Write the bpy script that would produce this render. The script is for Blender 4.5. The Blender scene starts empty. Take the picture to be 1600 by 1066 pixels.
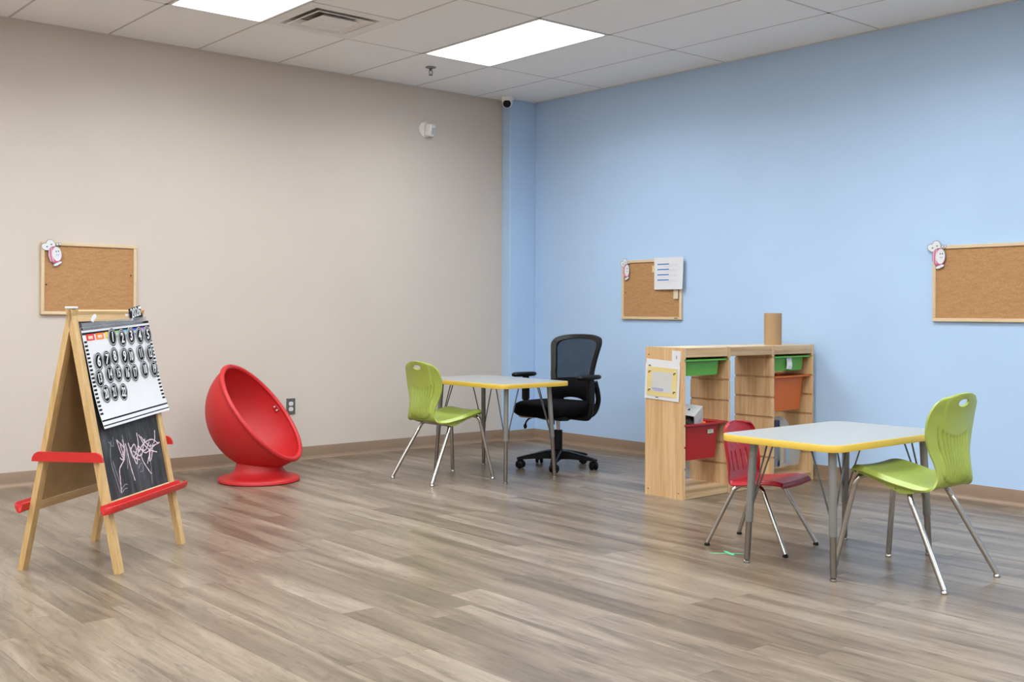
import bpy, bmesh, math, random
from mathutils import Vector, Matrix, Euler
random.seed(7)
SC = bpy.context.scene
COL = SC.collection
PI = math.pi
H = 2.878                      # ceiling height
XW, YN = -9.2, -10.0           # far extents of the room behind the camera
T = 0.6096                     # ceiling grid module

# ---------------------------------------------------------------- camera, world, exposure
cam_d = bpy.data.cameras.new('camera')
cam = bpy.data.objects.new('camera', cam_d)
COL.objects.link(cam)
cam_d.sensor_width = 36.0
cam_d.lens = 36.0 * 1703.27 / 1600.0
cam_d.shift_y = -46.4 / 1600.0
cam_d.clip_start = 0.05
_yaw, _roll = 0.86419, 0.0045
_fw = Vector((math.cos(_yaw), math.sin(_yaw), 0))
_rt = Vector((math.sin(_yaw), -math.cos(_yaw), 0))
_up = Vector((0, 0, 1))
_rt2 = _rt * math.cos(_roll) + _up * math.sin(_roll)
_up2 = _up * math.cos(_roll) - _rt * math.sin(_roll)
_m = Matrix((_rt2, _up2, -_fw)).transposed().to_4x4()
_m.translation = Vector((-6.2082, -7.083, 1.0952))
cam.matrix_world = _m
SC.camera = cam

world = bpy.data.worlds.new('world')
SC.world = world
world.use_nodes = True
world.node_tree.nodes['Background'].inputs[0].default_value = (0.8, 0.85, 0.9, 1)
world.node_tree.nodes['Background'].inputs[1].default_value = 0.3
SC.view_settings.view_transform = 'Standard'
SC.view_settings.look = 'None'
SC.view_settings.exposure = 0.0
SC.view_settings.gamma = 1.0
SC.view_settings.use_curve_mapping = False
LAMP = 7.8                      # radiance of the ceiling panels' diffusers
LAMP_W, LAMP_SPREAD = 22.0, 155   # area lamp added just below each diffuser: watts and beam angle
SC.cycles.max_bounces = 10
SC.cycles.diffuse_bounces = 6

# ---------------------------------------------------------------- materials
def lin(c):
    if isinstance(c, str):
        c = [int(c[i:i + 2], 16) / 255 for i in (0, 2, 4)]
    return tuple((v / 12.92 if v <= 0.04045 else ((v + 0.055) / 1.055) ** 2.4) for v in c) + (1,)

class NT:
    def __init__(self, name):
        self.m = bpy.data.materials.new(name)
        self.m.use_nodes = True
        self.t = self.m.node_tree
        self.b = self.t.nodes['Principled BSDF']
    def n(self, typ, **kw):
        nd = self.t.nodes.new(typ)
        for k, v in kw.items():
            setattr(nd, k, v)
        return nd
    def l(self, a, b):
        self.t.links.new(a, b)
    def coords(self, scale, space='Object'):
        tc = self.n('ShaderNodeTexCoord')
        mp = self.n('ShaderNodeMapping')
        mp.inputs['Scale'].default_value = scale
        self.l(tc.outputs[space], mp.inputs[0])
        return mp.outputs[0]
    def noise(self, vec, scale=1.0, detail=4.0, rough=0.55, dist=0.0):
        nz = self.n('ShaderNodeTexNoise')
        nz.inputs['Scale'].default_value = scale
        nz.inputs['Detail'].default_value = detail
        nz.inputs['Roughness'].default_value = rough
        nz.inputs['Distortion'].default_value = dist
        if vec is not None:
            self.l(vec, nz.inputs['Vector'])
        return nz.outputs[0]
    def ramp(self, fac, stops):
        r = self.n('ShaderNodeValToRGB')
        cr = r.color_ramp
        while len(cr.elements) < len(stops):
            cr.elements.new(0.5)
        for e, (p, c) in zip(cr.elements, stops):
            e.position = p
            e.color = lin(c)
        self.l(fac, r.inputs[0])
        return r.outputs[0]
    def bump(self, h, strength=0.2, dist=0.01):
        b = self.n('ShaderNodeBump')
        b.inputs['Strength'].default_value = strength
        b.inputs['Distance'].default_value = dist
        self.l(h, b.inputs['Height'])
        self.l(b.outputs[0], self.b.inputs['Normal'])
    def mixc(self, fac, a, b, typ='MIX'):
        mx = self.n('ShaderNodeMix', data_type='RGBA', blend_type=typ)
        if isinstance(fac, float): mx.inputs[0].default_value = fac
        else: self.l(fac, mx.inputs[0])
        for s, v in ((6, a), (7, b)):
            if isinstance(v, str): mx.inputs[s].default_value = lin(v)
            else: self.l(v, mx.inputs[s])
        return mx.outputs[2]

def plain(name, col, rough=0.5, metal=0.0, spec=0.5, var=0.04, nscale=9.0, bump=0.0, bscale=200.0, coat=0.0):
    """one colour with a slight procedural variation and optional fine relief"""
    k = NT(name)
    c = lin(col)
    v = k.noise(k.coords((1, 1, 1)), nscale, 3)
    r = k.n('ShaderNodeValToRGB')
    r.color_ramp.elements[0].position, r.color_ramp.elements[1].position = 0.3, 0.7
    r.color_ramp.elements[0].color = tuple(x * (1 - var) for x in c[:3]) + (1,)
    r.color_ramp.elements[1].color = tuple(min(1, x * (1 + var)) for x in c[:3]) + (1,)
    k.l(v, r.inputs[0])
    k.l(r.outputs[0], k.b.inputs['Base Color'])
    k.b.inputs['Roughness'].default_value = rough
    k.b.inputs['Metallic'].default_value = metal
    k.b.inputs['Specular IOR Level'].default_value = spec
    if coat:
        k.b.inputs['Coat Weight'].default_value = coat
        k.b.inputs['Coat Roughness'].default_value = 0.15
    if bump:
        k.bump(k.noise(k.coords((1, 1, 1)), bscale, 2), bump, 0.002)
    return k.m

def wood(name, dark, mid, light, axis, rough=0.45, knots=False, contrast=1.0):
    """softwood with the grain running along an object axis"""
    k = NT(name)
    sc = [22.0, 22.0, 22.0]
    sc['xyz'.index(axis)] = 0.9
    v = k.coords(tuple(sc))
    oi = k.n('ShaderNodeObjectInfo')
    ad = k.n('ShaderNodeVectorMath', operation='ADD')
    cm = k.n('ShaderNodeCombineXYZ')
    ml = k.n('ShaderNodeMath', operation='MULTIPLY'); ml.inputs[1].default_value = 37.0
    k.l(oi.outputs['Random'], ml.inputs[0])
    for i in range(3): k.l(ml.outputs[0], cm.inputs[i])
    k.l(v, ad.inputs[0]); k.l(cm.outputs[0], ad.inputs[1])
    g = k.noise(ad.outputs[0], 1.0, 5, 0.6, 0.6)
    c = k.ramp(g, [(0.5 - 0.22 / contrast, dark), (0.5, mid), (0.5 + 0.2 / contrast, light)])
    fine = k.noise(ad.outputs[0], 6.0, 2, 0.5)
    c2 = k.ramp(fine, [(0.3, 'e6dccb'), (0.6, 'ffffff')])
    c = k.mixc(0.6, c, c2, 'MULTIPLY')
    if knots:
        sk = [5.0, 5.0, 5.0]; sk['xyz'.index(axis)] = 2.4
        vo = k.n('ShaderNodeTexVoronoi'); vo.inputs['Scale'].default_value = 1.0
        k.l(k.coords(tuple(sk)), vo.inputs['Vector'])
        f = k.ramp(vo.outputs['Distance'], [(0.02, 'ffffff'), (0.09, '000000')])
        c = k.mixc(f, c, '9a6a3c')
    k.l(c, k.b.inputs['Base Color'])
    k.b.inputs['Roughness'].default_value = rough
    k.bump(g, 0.06, 0.003)
    return k.m

def emission(name, col, strength):
    k = NT(name)
    k.b.inputs['Base Color'].default_value = lin('ffffff')
    k.b.inputs['Emission Color'].default_value = lin(col)
    k.b.inputs['Emission Strength'].default_value = strength
    return k.m

def wallpaint(name, col):
    k = NT(name)
    v = k.noise(k.coords((1, 1, 1)), 1.3, 3)
    c = lin(col)
    r = k.n('ShaderNodeValToRGB')
    r.color_ramp.elements[0].position, r.color_ramp.elements[1].position = 0.3, 0.7
    r.color_ramp.elements[0].color = tuple(x * 0.975 for x in c[:3]) + (1,)
    r.color_ramp.elements[1].color = tuple(min(1, x * 1.025) for x in c[:3]) + (1,)
    k.l(v, r.inputs[0]); k.l(r.outputs[0], k.b.inputs['Base Color'])
    k.b.inputs['Roughness'].default_value = 0.55
    k.b.inputs['Specular IOR Level'].default_value = 0.35
    k.bump(k.noise(k.coords((1, 1, 1)), 160, 3), 0.05, 0.002)
    return k.m

def floor_mat():
    k = NT('vinyl_plank')
    oi = k.n('ShaderNodeObjectInfo')
    ge = k.n('ShaderNodeNewGeometry')
    sm = k.n('ShaderNodeMath', operation='ADD')
    k.l(oi.outputs['Random'], sm.inputs[0]); k.l(ge.outputs['Random Per Island'], sm.inputs[1])
    fr = k.n('ShaderNodeMath', operation='FRACT'); k.l(sm.outputs[0], fr.inputs[0])
    ml = k.n('ShaderNodeMath', operation='MULTIPLY'); ml.inputs[1].default_value = 61.0
    k.l(fr.outputs[0], ml.inputs[0])
    cm = k.n('ShaderNodeCombineXYZ')
    k.l(ml.outputs[0], cm.inputs[0]); k.l(ml.outputs[0], cm.inputs[1])
    def pos(sx, sy):
        mp = k.n('ShaderNodeMapping'); mp.inputs['Scale'].default_value = (sx, sy, 1)
        k.l(ge.outputs['Position'], mp.inputs[0])
        ad = k.n('ShaderNodeVectorMath', operation='ADD')
        k.l(mp.outputs[0], ad.inputs[0]); k.l(cm.outputs[0], ad.inputs[1])
        return ad.outputs[0]
    broad = k.noise(pos(7.5, 0.75), 1.0, 4, 0.55, 0.8)
    fine = k.noise(pos(60, 2.2), 1.0, 5, 0.65, 0.5)
    swirl = k.noise(pos(26, 4.5), 1.0, 6, 0.62, 2.2)
    a = k.ramp(broad, [(0.24, '5c5046'), (0.42, '776858'), (0.56, '8c7d6d'), (0.78, 'a39585')])
    b = k.ramp(fine, [(0.25, 'a89e92'), (0.6, 'ffffff')])
    c = k.mixc(0.55, a, b, 'MULTIPLY')
    s = k.ramp(swirl, [(0.3, '857a6e'), (0.5, 'ffffff')])
    c = k.mixc(0.5, c, s, 'MULTIPLY')
    tone = k.ramp(fr.outputs[0], [(0.0, 'dfdad4'), (0.5, 'f1eeea'), (1.0, 'ffffff')])
    c = k.mixc(0.9, c, tone, 'MULTIPLY')
    k.l(c, k.b.inputs['Base Color'])
    rr = k.n('ShaderNodeMapRange')
    rr.inputs['To Min'].default_value, rr.inputs['To Max'].default_value = 0.24, 0.38
    k.l(fine, rr.inputs['Value']); k.l(rr.outputs[0], k.b.inputs['Roughness'])
    k.b.inputs['Specular IOR Level'].default_value = 0.5
    k.bump(fine, 0.08, 0.002)
    return k.m

def cork_mat():
    k = NT('cork')
    v = k.coords((1, 1, 1))
    a = k.noise(v, 95, 5, 0.7)
    st = k.noise(k.coords((18, 70, 18)), 1.0, 4, 0.6)
    c = k.ramp(a, [(0.3, 'a47a4c'), (0.52, 'b0855a'), (0.75, 'bd9468')])
    c2 = k.ramp(st, [(0.3, 'e2d6c8'), (0.6, 'ffffff')])
    k.l(k.mixc(0.6, c, c2, 'MULTIPLY'), k.b.inputs['Base Color'])
    k.b.inputs['Roughness'].default_value = 0.9
    k.bump(a, 0.12, 0.003)
    return k.m

def chalk_mat():
    k = NT('chalkboard')
    v = k.noise(k.coords((5, 5, 3)), 1.0, 5, 0.6, 1.4)
    st = k.noise(k.coords((26, 10, 3)), 1.0, 5, 0.7, 0.8)
    a = k.ramp(v, [(0.42, '1f2024'), (0.62, '3b3c42'), (0.75, '5c5d64')])
    b = k.ramp(st, [(0.5, '000000'), (0.75, '6a6b70')])
    k.l(k.mixc(0.45, a, b, 'SCREEN'), k.b.inputs['Base Color'])
    k.b.inputs['Roughness'].default_value = 0.6
    return k.m

def see_mat(name, col, alpha, rough=0.4):
    k = NT(name)
    k.b.inputs['Base Color'].default_value = lin(col)
    k.b.inputs['Roughness'].default_value = rough
    v = k.noise(k.coords((1, 1, 1)), 12, 2)
    mr = k.n('ShaderNodeMapRange')
    mr.inputs['To Min'].default_value, mr.inputs['To Max'].default_value = alpha - 0.04, alpha + 0.04
    k.l(v, mr.inputs['Value']); k.l(mr.outputs[0], k.b.inputs['Alpha'])
    return k.m

M = {}
M['floor'] = floor_mat()
M['tan'] = wallpaint('tan_paint', 'c5bab0')
M['blue'] = wallpaint('blue_paint', 'acc6e4')
M['base'] = plain('vinyl_cove_base', '8a735f', 0.32, var=0.03)
M['tile'] = plain('ceiling_tile', 'f1f0ee', 0.9, var=0.03, nscale=70, bump=0.35, bscale=260)
M['grid'] = plain('ceiling_grid', 'bfbcb8', 0.6)
M['mold'] = plain('ceiling_angle', 'd6d3cf', 0.6)
M['white_metal'] = plain('white_metal', 'e6e4e1', 0.45, bump=0.02)
M['lamp'] = emission('lamp_diffuser', 'f3fbff', LAMP)
M['duct'] = plain('dark_duct', 'a19c96', 0.8, var=0.25, nscale=25)
M['pine_z'] = wood('pine_upright', 'bb9468', 'cfaa7e', 'dab98f', 'z', knots=True)
M['pine_x'] = wood('pine_rail', '9f8260', 'bb9c76', 'cbb08a', 'x', contrast=1.5)
M['pine_pale'] = wood('pine_top', 'c4ad8c', 'd2bfa0', 'dbccb2', 'x')
M['pine_part'] = wood('pine_divider', 'b08b62', 'c6a178', 'd3b28a', 'z', contrast=1.2)
M['easel'] = wood('easel_beech', 'b8935c', 'cba874', 'd8b98a', 'z')
M['easel_x'] = wood('easel_rail', 'b9965f', 'ceae80', 'dabf98', 'x')
M['frame'] = wood('board_frame', 'c9ad88', 'd5bd9b', 'dccaad', 'x')
M['frame_y'] = wood('board_frame_upright', 'c9ad88', 'd5bd9b', 'dccaad', 'y')
M['cork'] = cork_mat()
M['chalk'] = chalk_mat()
M['hardboard'] = plain('hardboard', 'a98a62', 0.7, var=0.08, nscale=14)
M['chalk_pink'] = plain('chalk_marks', 'd9c3cc', 0.95, var=0.15, nscale=60)
M['chalk_grey'] = plain('chalk_dust', '8b8b90', 0.95, var=0.25, nscale=60)
M['red'] = plain('red_plastic', 'b91d20', 0.5, var=0.04, bump=0.03, bscale=320)
M['red_bin'] = plain('red_bin_plastic', 'a31a1c', 0.4, var=0.03)
M['red_chair'] = plain('red_seat_plastic', 'a51722', 0.33, var=0.03, bump=0.02)
M['red_tray'] = plain('red_tray_plastic', 'c42826', 0.4, var=0.03)
M['lime'] = plain('lime_plastic', '98a74a', 0.38, var=0.02, bump=0.02, bscale=400)
M['chrome'] = plain('chrome', 'b4b1ac', 0.16, 1.0, var=0.02)
M['chrome_dull'] = plain('chrome_dull', '8f8a84', 0.28, 1.0, var=0.03)
M['grey_leg'] = plain('grey_leg_paint', '8f8f8d', 0.4, 0.35, var=0.03)
M['rod'] = plain('brace_rod', '6d6d6e', 0.35, 0.8)
M['laminate'] = plain('grey_laminate', '989896', 0.32, var=0.02, nscale=60)
M['yellow'] = plain('yellow_edge', 'd8b548', 0.42, var=0.03)
M['green_bin'] = plain('green_bin_plastic', '559b36', 0.4, var=0.03)
M['orange_bin'] = plain('orange_bin_plastic', 'c45f18', 0.42, var=0.03)
M['clear_bin'] = see_mat('clear_bin_plastic', 'c4c6c5', 0.26, 0.3)
M['black'] = plain('black_plastic', '0b0b0d', 0.42, spec=0.25, var=0.1)
M['fabric'] = plain('black_fabric', '08080b', 0.85, spec=0.1, var=0.2, nscale=60, bump=0.3, bscale=500)
M['mesh'] = see_mat('mesh_fabric', '08121f', 0.86, 0.9)
M['mesh'].node_tree.nodes['Principled BSDF'].inputs['Specular IOR Level'].default_value = 0.1
M['frame_black'] = plain('brown_black_frame', '161212', 0.4, spec=0.3, var=0.08)
M['paper'] = plain('white_paper', 'd3d3d6', 0.7, var=0.015)
M['paper_grey'] = plain('grey_paper', 'c0bfbe', 0.7, var=0.03)
M['ink'] = plain('black_ink', '0f1116', 0.7, spec=0.15, var=0.08)
M['ink_grey'] = plain('grey_ink', '6c6c78', 0.6)
M['ink_blue'] = plain('blue_ink', '2767b8', 0.6)
M['ink_pale'] = plain('pale_grey_ink', 'b4b4ba', 0.6)
M['ink_violet'] = plain('violet_ink', '8a8cc4', 0.6)
M['pale_yellow'] = plain('pale_yellow_print', 'd6c284', 0.65)
M['buff'] = plain('buff_tape', 'cdbfa6', 0.6)
M['pink'] = plain('pink_print', 'b8587c', 0.6)
M['pink_light'] = plain('light_pink_print', 'd3aebb', 0.6)
M['kraft'] = plain('kraft_card', 'a5845f', 0.75, var=0.04)
M['silver_plate'] = plain('steel_plate', '6f6d69', 0.4, 0.5)
M['laminate_film'] = see_mat('laminate_film', 'a9acb2', 0.35, 0.2)
M['navy'] = plain('navy_plastic', '141a3c', 0.4)
M['tape_green'] = plain('green_tape', '5fc58a', 0.6, var=0.15, nscale=60)
M['brown_box'] = plain('dark_box_inside', '5a4a3e', 0.8)
for nm, c in (('tag_red', 'd8262c'), ('tag_orange', 'e8702c'), ('tag_yellow', 'e8c02c'), ('tag_green', '7cc060'), ('tag_cyan', '5cb4d0'), ('tag_blue', '3c5cc8'), ('tag_purple', '9a6cc0')):
    M[nm] = plain(nm, c, 0.6)

# ---------------------------------------------------------------- mesh helpers
def catmull(pts, n=6):
    pts = [Vector(p) for p in pts]
    out = []
    for i in range(len(pts) - 1):
        p0 = pts[max(i - 1, 0)]; p1 = pts[i]; p2 = pts[i + 1]; p3 = pts[min(i + 2, len(pts) - 1)]
        for k in range(n):
            t = k / n
            out.append(0.5 * ((2 * p1) + (p2 - p0) * t + (2 * p0 - 5 * p1 + 4 * p2 - p3) * t * t + (3 * p1 - p0 - 3 * p2 + p3) * t ** 3))
    out.append(pts[-1])
    return out

def lerp_table(tab, t):
    """piecewise Catmull interpolation of a table of tuples"""
    n = len(tab) - 1
    f = min(max(t, 0), 1) * n
    i = min(int(f), n - 1); u = f - i
    p0 = tab[max(i - 1, 0)]; p1 = tab[i]; p2 = tab[i + 1]; p3 = tab[min(i + 2, n)]
    return [0.5 * (2 * b + (c - a) * u + (2 * a - 5 * b + 4 * c - d) * u * u + (3 * b - a - 3 * c + d) * u ** 3) for a, b, c, d in zip(p0, p1, p2, p3)]

class MB:
    def __init__(self):
        self.v = []; self.f = []; self.mi = []
    def add(self, vs, fs, mi=0, mat=None):
        o = len(self.v)
        self.v += [tuple(mat @ Vector(p)) if mat is not None else tuple(p) for p in vs]
        self.f += [tuple(i + o for i in f) for f in fs]
        self.mi += [mi] * len(fs)
        return self
    def box(self, c, s, b=0.0, mi=0, mat=None):
        hx, hy, hz = (d / 2 for d in s)
        b = min(b, hx * .9, hy * .9, hz * .9)
        cx, cy, cz = c
        if b <= 0:
            vs = [(cx + x * hx, cy + y * hy, cz + z * hz) for x in (-1, 1) for y in (-1, 1) for z in (-1, 1)]
            return self.add(vs, [(0, 1, 3, 2), (4, 6, 7, 5), (0, 4, 5, 1), (2, 3, 7, 6), (0, 2, 6, 4), (1, 5, 7, 3)], mi, mat)
        vs = []; idx = {}
        for x in (-1, 1):
            for y in (-1, 1):
                for z in (-1, 1):
                    for a in range(3):
                        d = [hx - b, hy - b, hz - b]; d[a] += b
                        idx[(x, y, z, a)] = len(vs)
                        vs.append((cx + x * d[0], cy + y * d[1], cz + z * d[2]))
        fs = []
        S = (-1, 1)
        for a in range(3):
            o1, o2 = [i for i in range(3) if i != a]
            for s in S:
                q = []
                for p, r in ((-1, -1), (1, -1), (1, 1), (-1, 1)):
                    k = [0, 0, 0]; k[a] = s; k[o1] = p; k[o2] = r
                    q.append(idx[tuple(k) + (a,)])
                fs.append(tuple(q))
        for a in range(3):          # chamfers along axis a
            o1, o2 = [i for i in range(3) if i != a]
            for p in S:
                for r in S:
                    k0 = [0, 0, 0]; k0[a] = -1; k0[o1] = p; k0[o2] = r
                    k1 = list(k0); k1[a] = 1
                    fs.append((idx[tuple(k0) + (o1,)], idx[tuple(k1) + (o1,)], idx[tuple(k1) + (o2,)], idx[tuple(k0) + (o2,)]))
        for x in S:
            for y in S:
                for z in S:
                    fs.append(tuple(idx[(x, y, z, a)] for a in range(3)))
        return self.add(vs, fs, mi, mat)
    def tube(self, pts, r, n=12, mi=0, caps=True, mat=None):
        pts = [Vector(p) for p in pts]
        rs = r if isinstance(r, (list, tuple)) else [r] * len(pts)
        vs = []; fs = []
        prev = None
        for i, p in enumerate(pts):
            d = (pts[min(i + 1, len(pts) - 1)] - pts[max(i - 1, 0)]).normalized()
            if prev is None:
                ref = Vector((0, 0, 1)) if abs(d.z) < 0.9 else Vector((1, 0, 0))
                u = d.cross(ref).normalized()
            else:
                u = (prev - d * prev.dot(d)).normalized()
            prev = u
            w = d.cross(u)
            for k in range(n):
                a = 2 * PI * k / n
                vs.append(p + (u * math.cos(a) + w * math.sin(a)) * rs[i])
        for i in range(len(pts) - 1):
            for k in range(n):
                fs.append((i * n + k, i * n + (k + 1) % n, (i + 1) * n + (k + 1) % n, (i + 1) * n + k))
        if caps:
            fs.append(tuple(range(n))); fs.append(tuple((len(pts) - 1) * n + k for k in range(n)))
        return self.add(vs, fs, mi, mat)
    def lathe(self, prof, n=32, c=(0, 0, 0), mi=0, mat=None, sx=1, sy=1):
        """profile of (radius, z) turned about z"""
        vs = []; fs = []
        for r, z in prof:
            for k in range(n):
                a = 2 * PI * k / n
                vs.append((c[0] + r * sx * math.cos(a), c[1] + r * sy * math.sin(a), c[2] + z))
        for i in range(len(prof) - 1):
            for k in range(n):
                fs.append((i * n + k, i * n + (k + 1) % n, (i + 1) * n + (k + 1) % n, (i + 1) * n + k))
        if prof[0][0] > 1e-6: fs.append(tuple(range(n)))
        if prof[-1][0] > 1e-6: fs.append(tuple((len(prof) - 1) * n + k for k in range(n)))
        return self.add(vs, fs, mi, mat)
    def prism(self, poly, a, b, plane='xy', mi=0, mat=None):
        """polygon in a plane, pushed from a to b along the third axis"""
        def P(p, q):
            return {'xy': (p[0], p[1], q), 'xz': (p[0], q, p[1]), 'yz': (q, p[0], p[1])}[plane]
        n = len(poly)
        vs = [P(p, a) for p in poly] + [P(p, b) for p in poly]
        fs = [tuple(range(n)), tuple(range(n, 2 * n))] + [(i, (i + 1) % n, n + (i + 1) % n, n + i) for i in range(n)]
        return self.add(vs, fs, mi, mat)
    def grid(self, fn, nu, nv, mi=0):
        vs = [fn(i / nu, j / nv) for i in range(nu + 1) for j in range(nv + 1)]
        fs = [(i * (nv + 1) + j, (i + 1) * (nv + 1) + j, (i + 1) * (nv + 1) + j + 1, i * (nv + 1) + j + 1) for i in range(nu) for j in range(nv)]
        return self.add(vs, fs, mi)
    def build(self, name, mats, parent=None, sharp=38, recalc=True):
        if not isinstance(mats, (list, tuple)): mats = [mats]
        me = bpy.data.meshes.new(name)
        me.from_pydata(self.v, [], self.f)
        bm = bmesh.new(); bm.from_mesh(me)
        bmesh.ops.remove_doubles(bm, verts=bm.verts, dist=1e-6)
        if recalc: bmesh.ops.recalc_face_normals(bm, faces=bm.faces)
        if len(bm.faces) == len(self.mi):
            bm.faces.ensure_lookup_table()
            for f, m in zip(bm.faces, self.mi): f.material_index = m
        bm.to_mesh(me); bm.free()
        for m in mats: me.materials.append(M[m] if isinstance(m, str) else m)
        if sharp is not None:
            me.polygons.foreach_set('use_smooth', [True] * len(me.polygons))
            me.set_sharp_from_angle(angle=math.radians(sharp))
        return link(name, me, parent)

def link(name, me, parent=None):
    o = bpy.data.objects.new(name, me)
    COL.objects.link(o)
    if parent is not None: o.parent = parent
    return o

def tag(o, label=None, cat=None, group=None, kind=None):
    for k, v in (('label', label), ('category', cat), ('group', group), ('kind', kind)):
        if v: o[k] = v
    return o

def thing(name, label, cat, loc=(0, 0, 0), rot=(0, 0, 0), group=None, matrix=None):
    o = bpy.data.objects.new(name, None)
    COL.objects.link(o)
    o.empty_display_size = 0.1
    if matrix is not None: o.matrix_world = matrix
    else:
        o.location = loc; o.rotation_euler = rot
    return tag(o, label, cat, group)

def kids(o): return [c for c in bpy.data.objects if c.parent == o]
def dup(o, parent=None, **tags):
    c = o.copy(); COL.objects.link(c)
    if parent is not None: c.parent = parent
    for ch in kids(o): dup(ch, c)
    tag(c, **tags)
    return c

def struct(o): o['kind'] = 'structure'; return o

def text_mesh(body, size, depth=0.0006, bold=0.0):
    cu = bpy.data.curves.new('txt', 'FONT')
    cu.body = body; cu.size = size; cu.align_x = 'CENTER'; cu.align_y = 'CENTER'
    cu.extrude = depth; cu.offset = bold; cu.resolution_u = 3
    ob = bpy.data.objects.new('txt', cu); COL.objects.link(ob)
    dg = bpy.context.evaluated_depsgraph_get()
    me = bpy.data.meshes.new_from_object(ob.evaluated_get(dg))
    bpy.data.objects.remove(ob); bpy.data.curves.remove(cu)
    me.materials.clear()
    return me

def text(name, body, size, mat, parent, loc, rot=(0, 0, 0), bold=0.0, sx=1.0):
    me = text_mesh(body, size, bold=bold)
    me.materials.append(M[mat])
    o = link(name, me, parent)
    o.location = loc; o.rotation_euler = rot; o.scale = (sx, 1, 1)
    return o

def rrect(w, h, r, n=6, c=(0, 0)):
    out = []
    for cx, cy, a0 in ((w / 2 - r, h / 2 - r, 0), (-w / 2 + r, h / 2 - r, 90), (-w / 2 + r, -h / 2 + r, 180), (w / 2 - r, -h / 2 + r, 270)):
        for k in range(n + 1):
            a = math.radians(a0 + 90 * k / n)
            out.append((c[0] + cx + r * math.cos(a), c[1] + cy + r * math.sin(a)))
    return out

def ellipse(rx, ry, n=24, c=(0, 0), rot=0.0):
    return [(c[0] + rx * math.cos(a) * math.cos(rot) - ry * math.sin(a) * math.sin(rot), c[1] + rx * math.cos(a) * math.sin(rot) + ry * math.sin(a) * math.cos(rot)) for a in (2 * PI * k / n for k in range(n))]

# ================================================================ the room
# floor: vinyl planks laid along y over a sub-floor
fl = struct(MB().box((XW / 2, YN / 2, -0.03), (-XW + 0.2, -YN + 0.2, 0.05)).build('floor', 'floor', sharp=None))
PW, PL, GAP = 0.1524, 1.22, 0.0005
plank_me = {}
def plank_mesh(length):
    key = round(length, 3)
    if key not in plank_me:
        o = MB().box((0, 0, -0.0025), (PW - GAP, length - GAP, 0.005), 0.0003).build('floor_plank', 'floor', sharp=None)
        plank_me[key] = o.data
        bpy.data.objects.remove(o)
    return plank_me[key]
planks = []
col = 0
x = -PW / 2
rp = random.Random(11)
while x > XW:
    y = 0.0 - rp.random() * PL
    first = True
    top = 0.0
    while top > YN:
        bot = max(y if first else top - PL, YN)
        if top - bot > 0.02: planks.append((x, (top + bot) / 2, top - bot))
        top = bot; first = False
    x -= PW
cpos = Vector((-6.2082, -7.083))
def plank_view(p):
    d = Vector((p[0], p[1])) - cpos
    z = d.dot(Vector((_fw.x, _fw.y))); u = d.dot(Vector((_rt.x, _rt.y)))
    if z < 1.4 or abs(u / z) > 0.56: return 0
    return p[2] * 1.0 / z ** 3
planks.sort(key=plank_view, reverse=True)
rest = MB()
for i, (px, py, L) in enumerate(planks):
    if i < 298 and plank_view((px, py, L)) > 0:
        o = link('floor_plank', plank_mesh(L), fl)
        o.location = (px, py, 0)
    else:
        rest.box((px, py, -0.0025), (PW - GAP, L - GAP, 0.005))
tag(rest.build('floor_planks_beyond', 'floor', fl, sharp=None), kind='stuff')

# walls
def slab(name, lo, hi, mat):
    c = [(a + b) / 2 for a, b in zip(lo, hi)]; s = [b - a for a, b in zip(lo, hi)]
    return struct(MB().box(c, s).build(name, mat, sharp=None))
slab('wall_left', (XW - 0.1, 0, 0), (0.1, 0.1, H + 0.1), 'tan')
slab('wall_right', (0, YN - 0.1, 0), (0.1, 0, H + 0.1), 'blue')
slab('wall_rear', (XW - 0.1, YN - 0.1, 0), (0, YN, H + 0.1), 'tan')
slab('wall_front', (XW - 0.1, YN, 0), (XW, 0, H + 0.1), 'tan')
PX, PY = -0.281, -0.108
struct(MB().box((PX / 2, PY / 2, H / 2), (-PX, -PY, H), 0.004).build('wall_corner', 'blue', sharp=30))

# baseboards: cove profile swept along the walls
def cove(name, p, q, nrm):
    prof = [(0, 0), (0.024, 0), (0.0236, 0.0025), (0.012, 0.0060), (0.0060, 0.017), (0.0045, 0.03), (0.0045, 0.090), (0.003, 0.0935), (0, 0.0935)]
    p = Vector(p); q = Vector(q); nrm = Vector(nrm)
    vs = [b + nrm * d + Vector((0, 0, z)) for b in (p, q) for d, z in prof]
    n = len(prof)
    fs = [tuple(range(n)), tuple(range(n, 2 * n))] + [(i, (i + 1) % n, n + (i + 1) % n, n + i) for i in range(n)]
    return struct(MB().add(vs, fs).build(name, 'base', sharp=25))
cove('baseboard_left', (XW, 0, 0), (PX, 0, 0), (0, -1, 0))
cove('baseboard_corner_side', (PX, 0, 0), (PX, PY - 0.0045, 0), (-1, 0, 0))
cove('baseboard_corner', (PX - 0.0045, PY, 0), (0, PY, 0), (0, -1, 0))
cove('baseboard_right', (0, PY, 0), (0, YN, 0), (-1, 0, 0))

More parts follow.
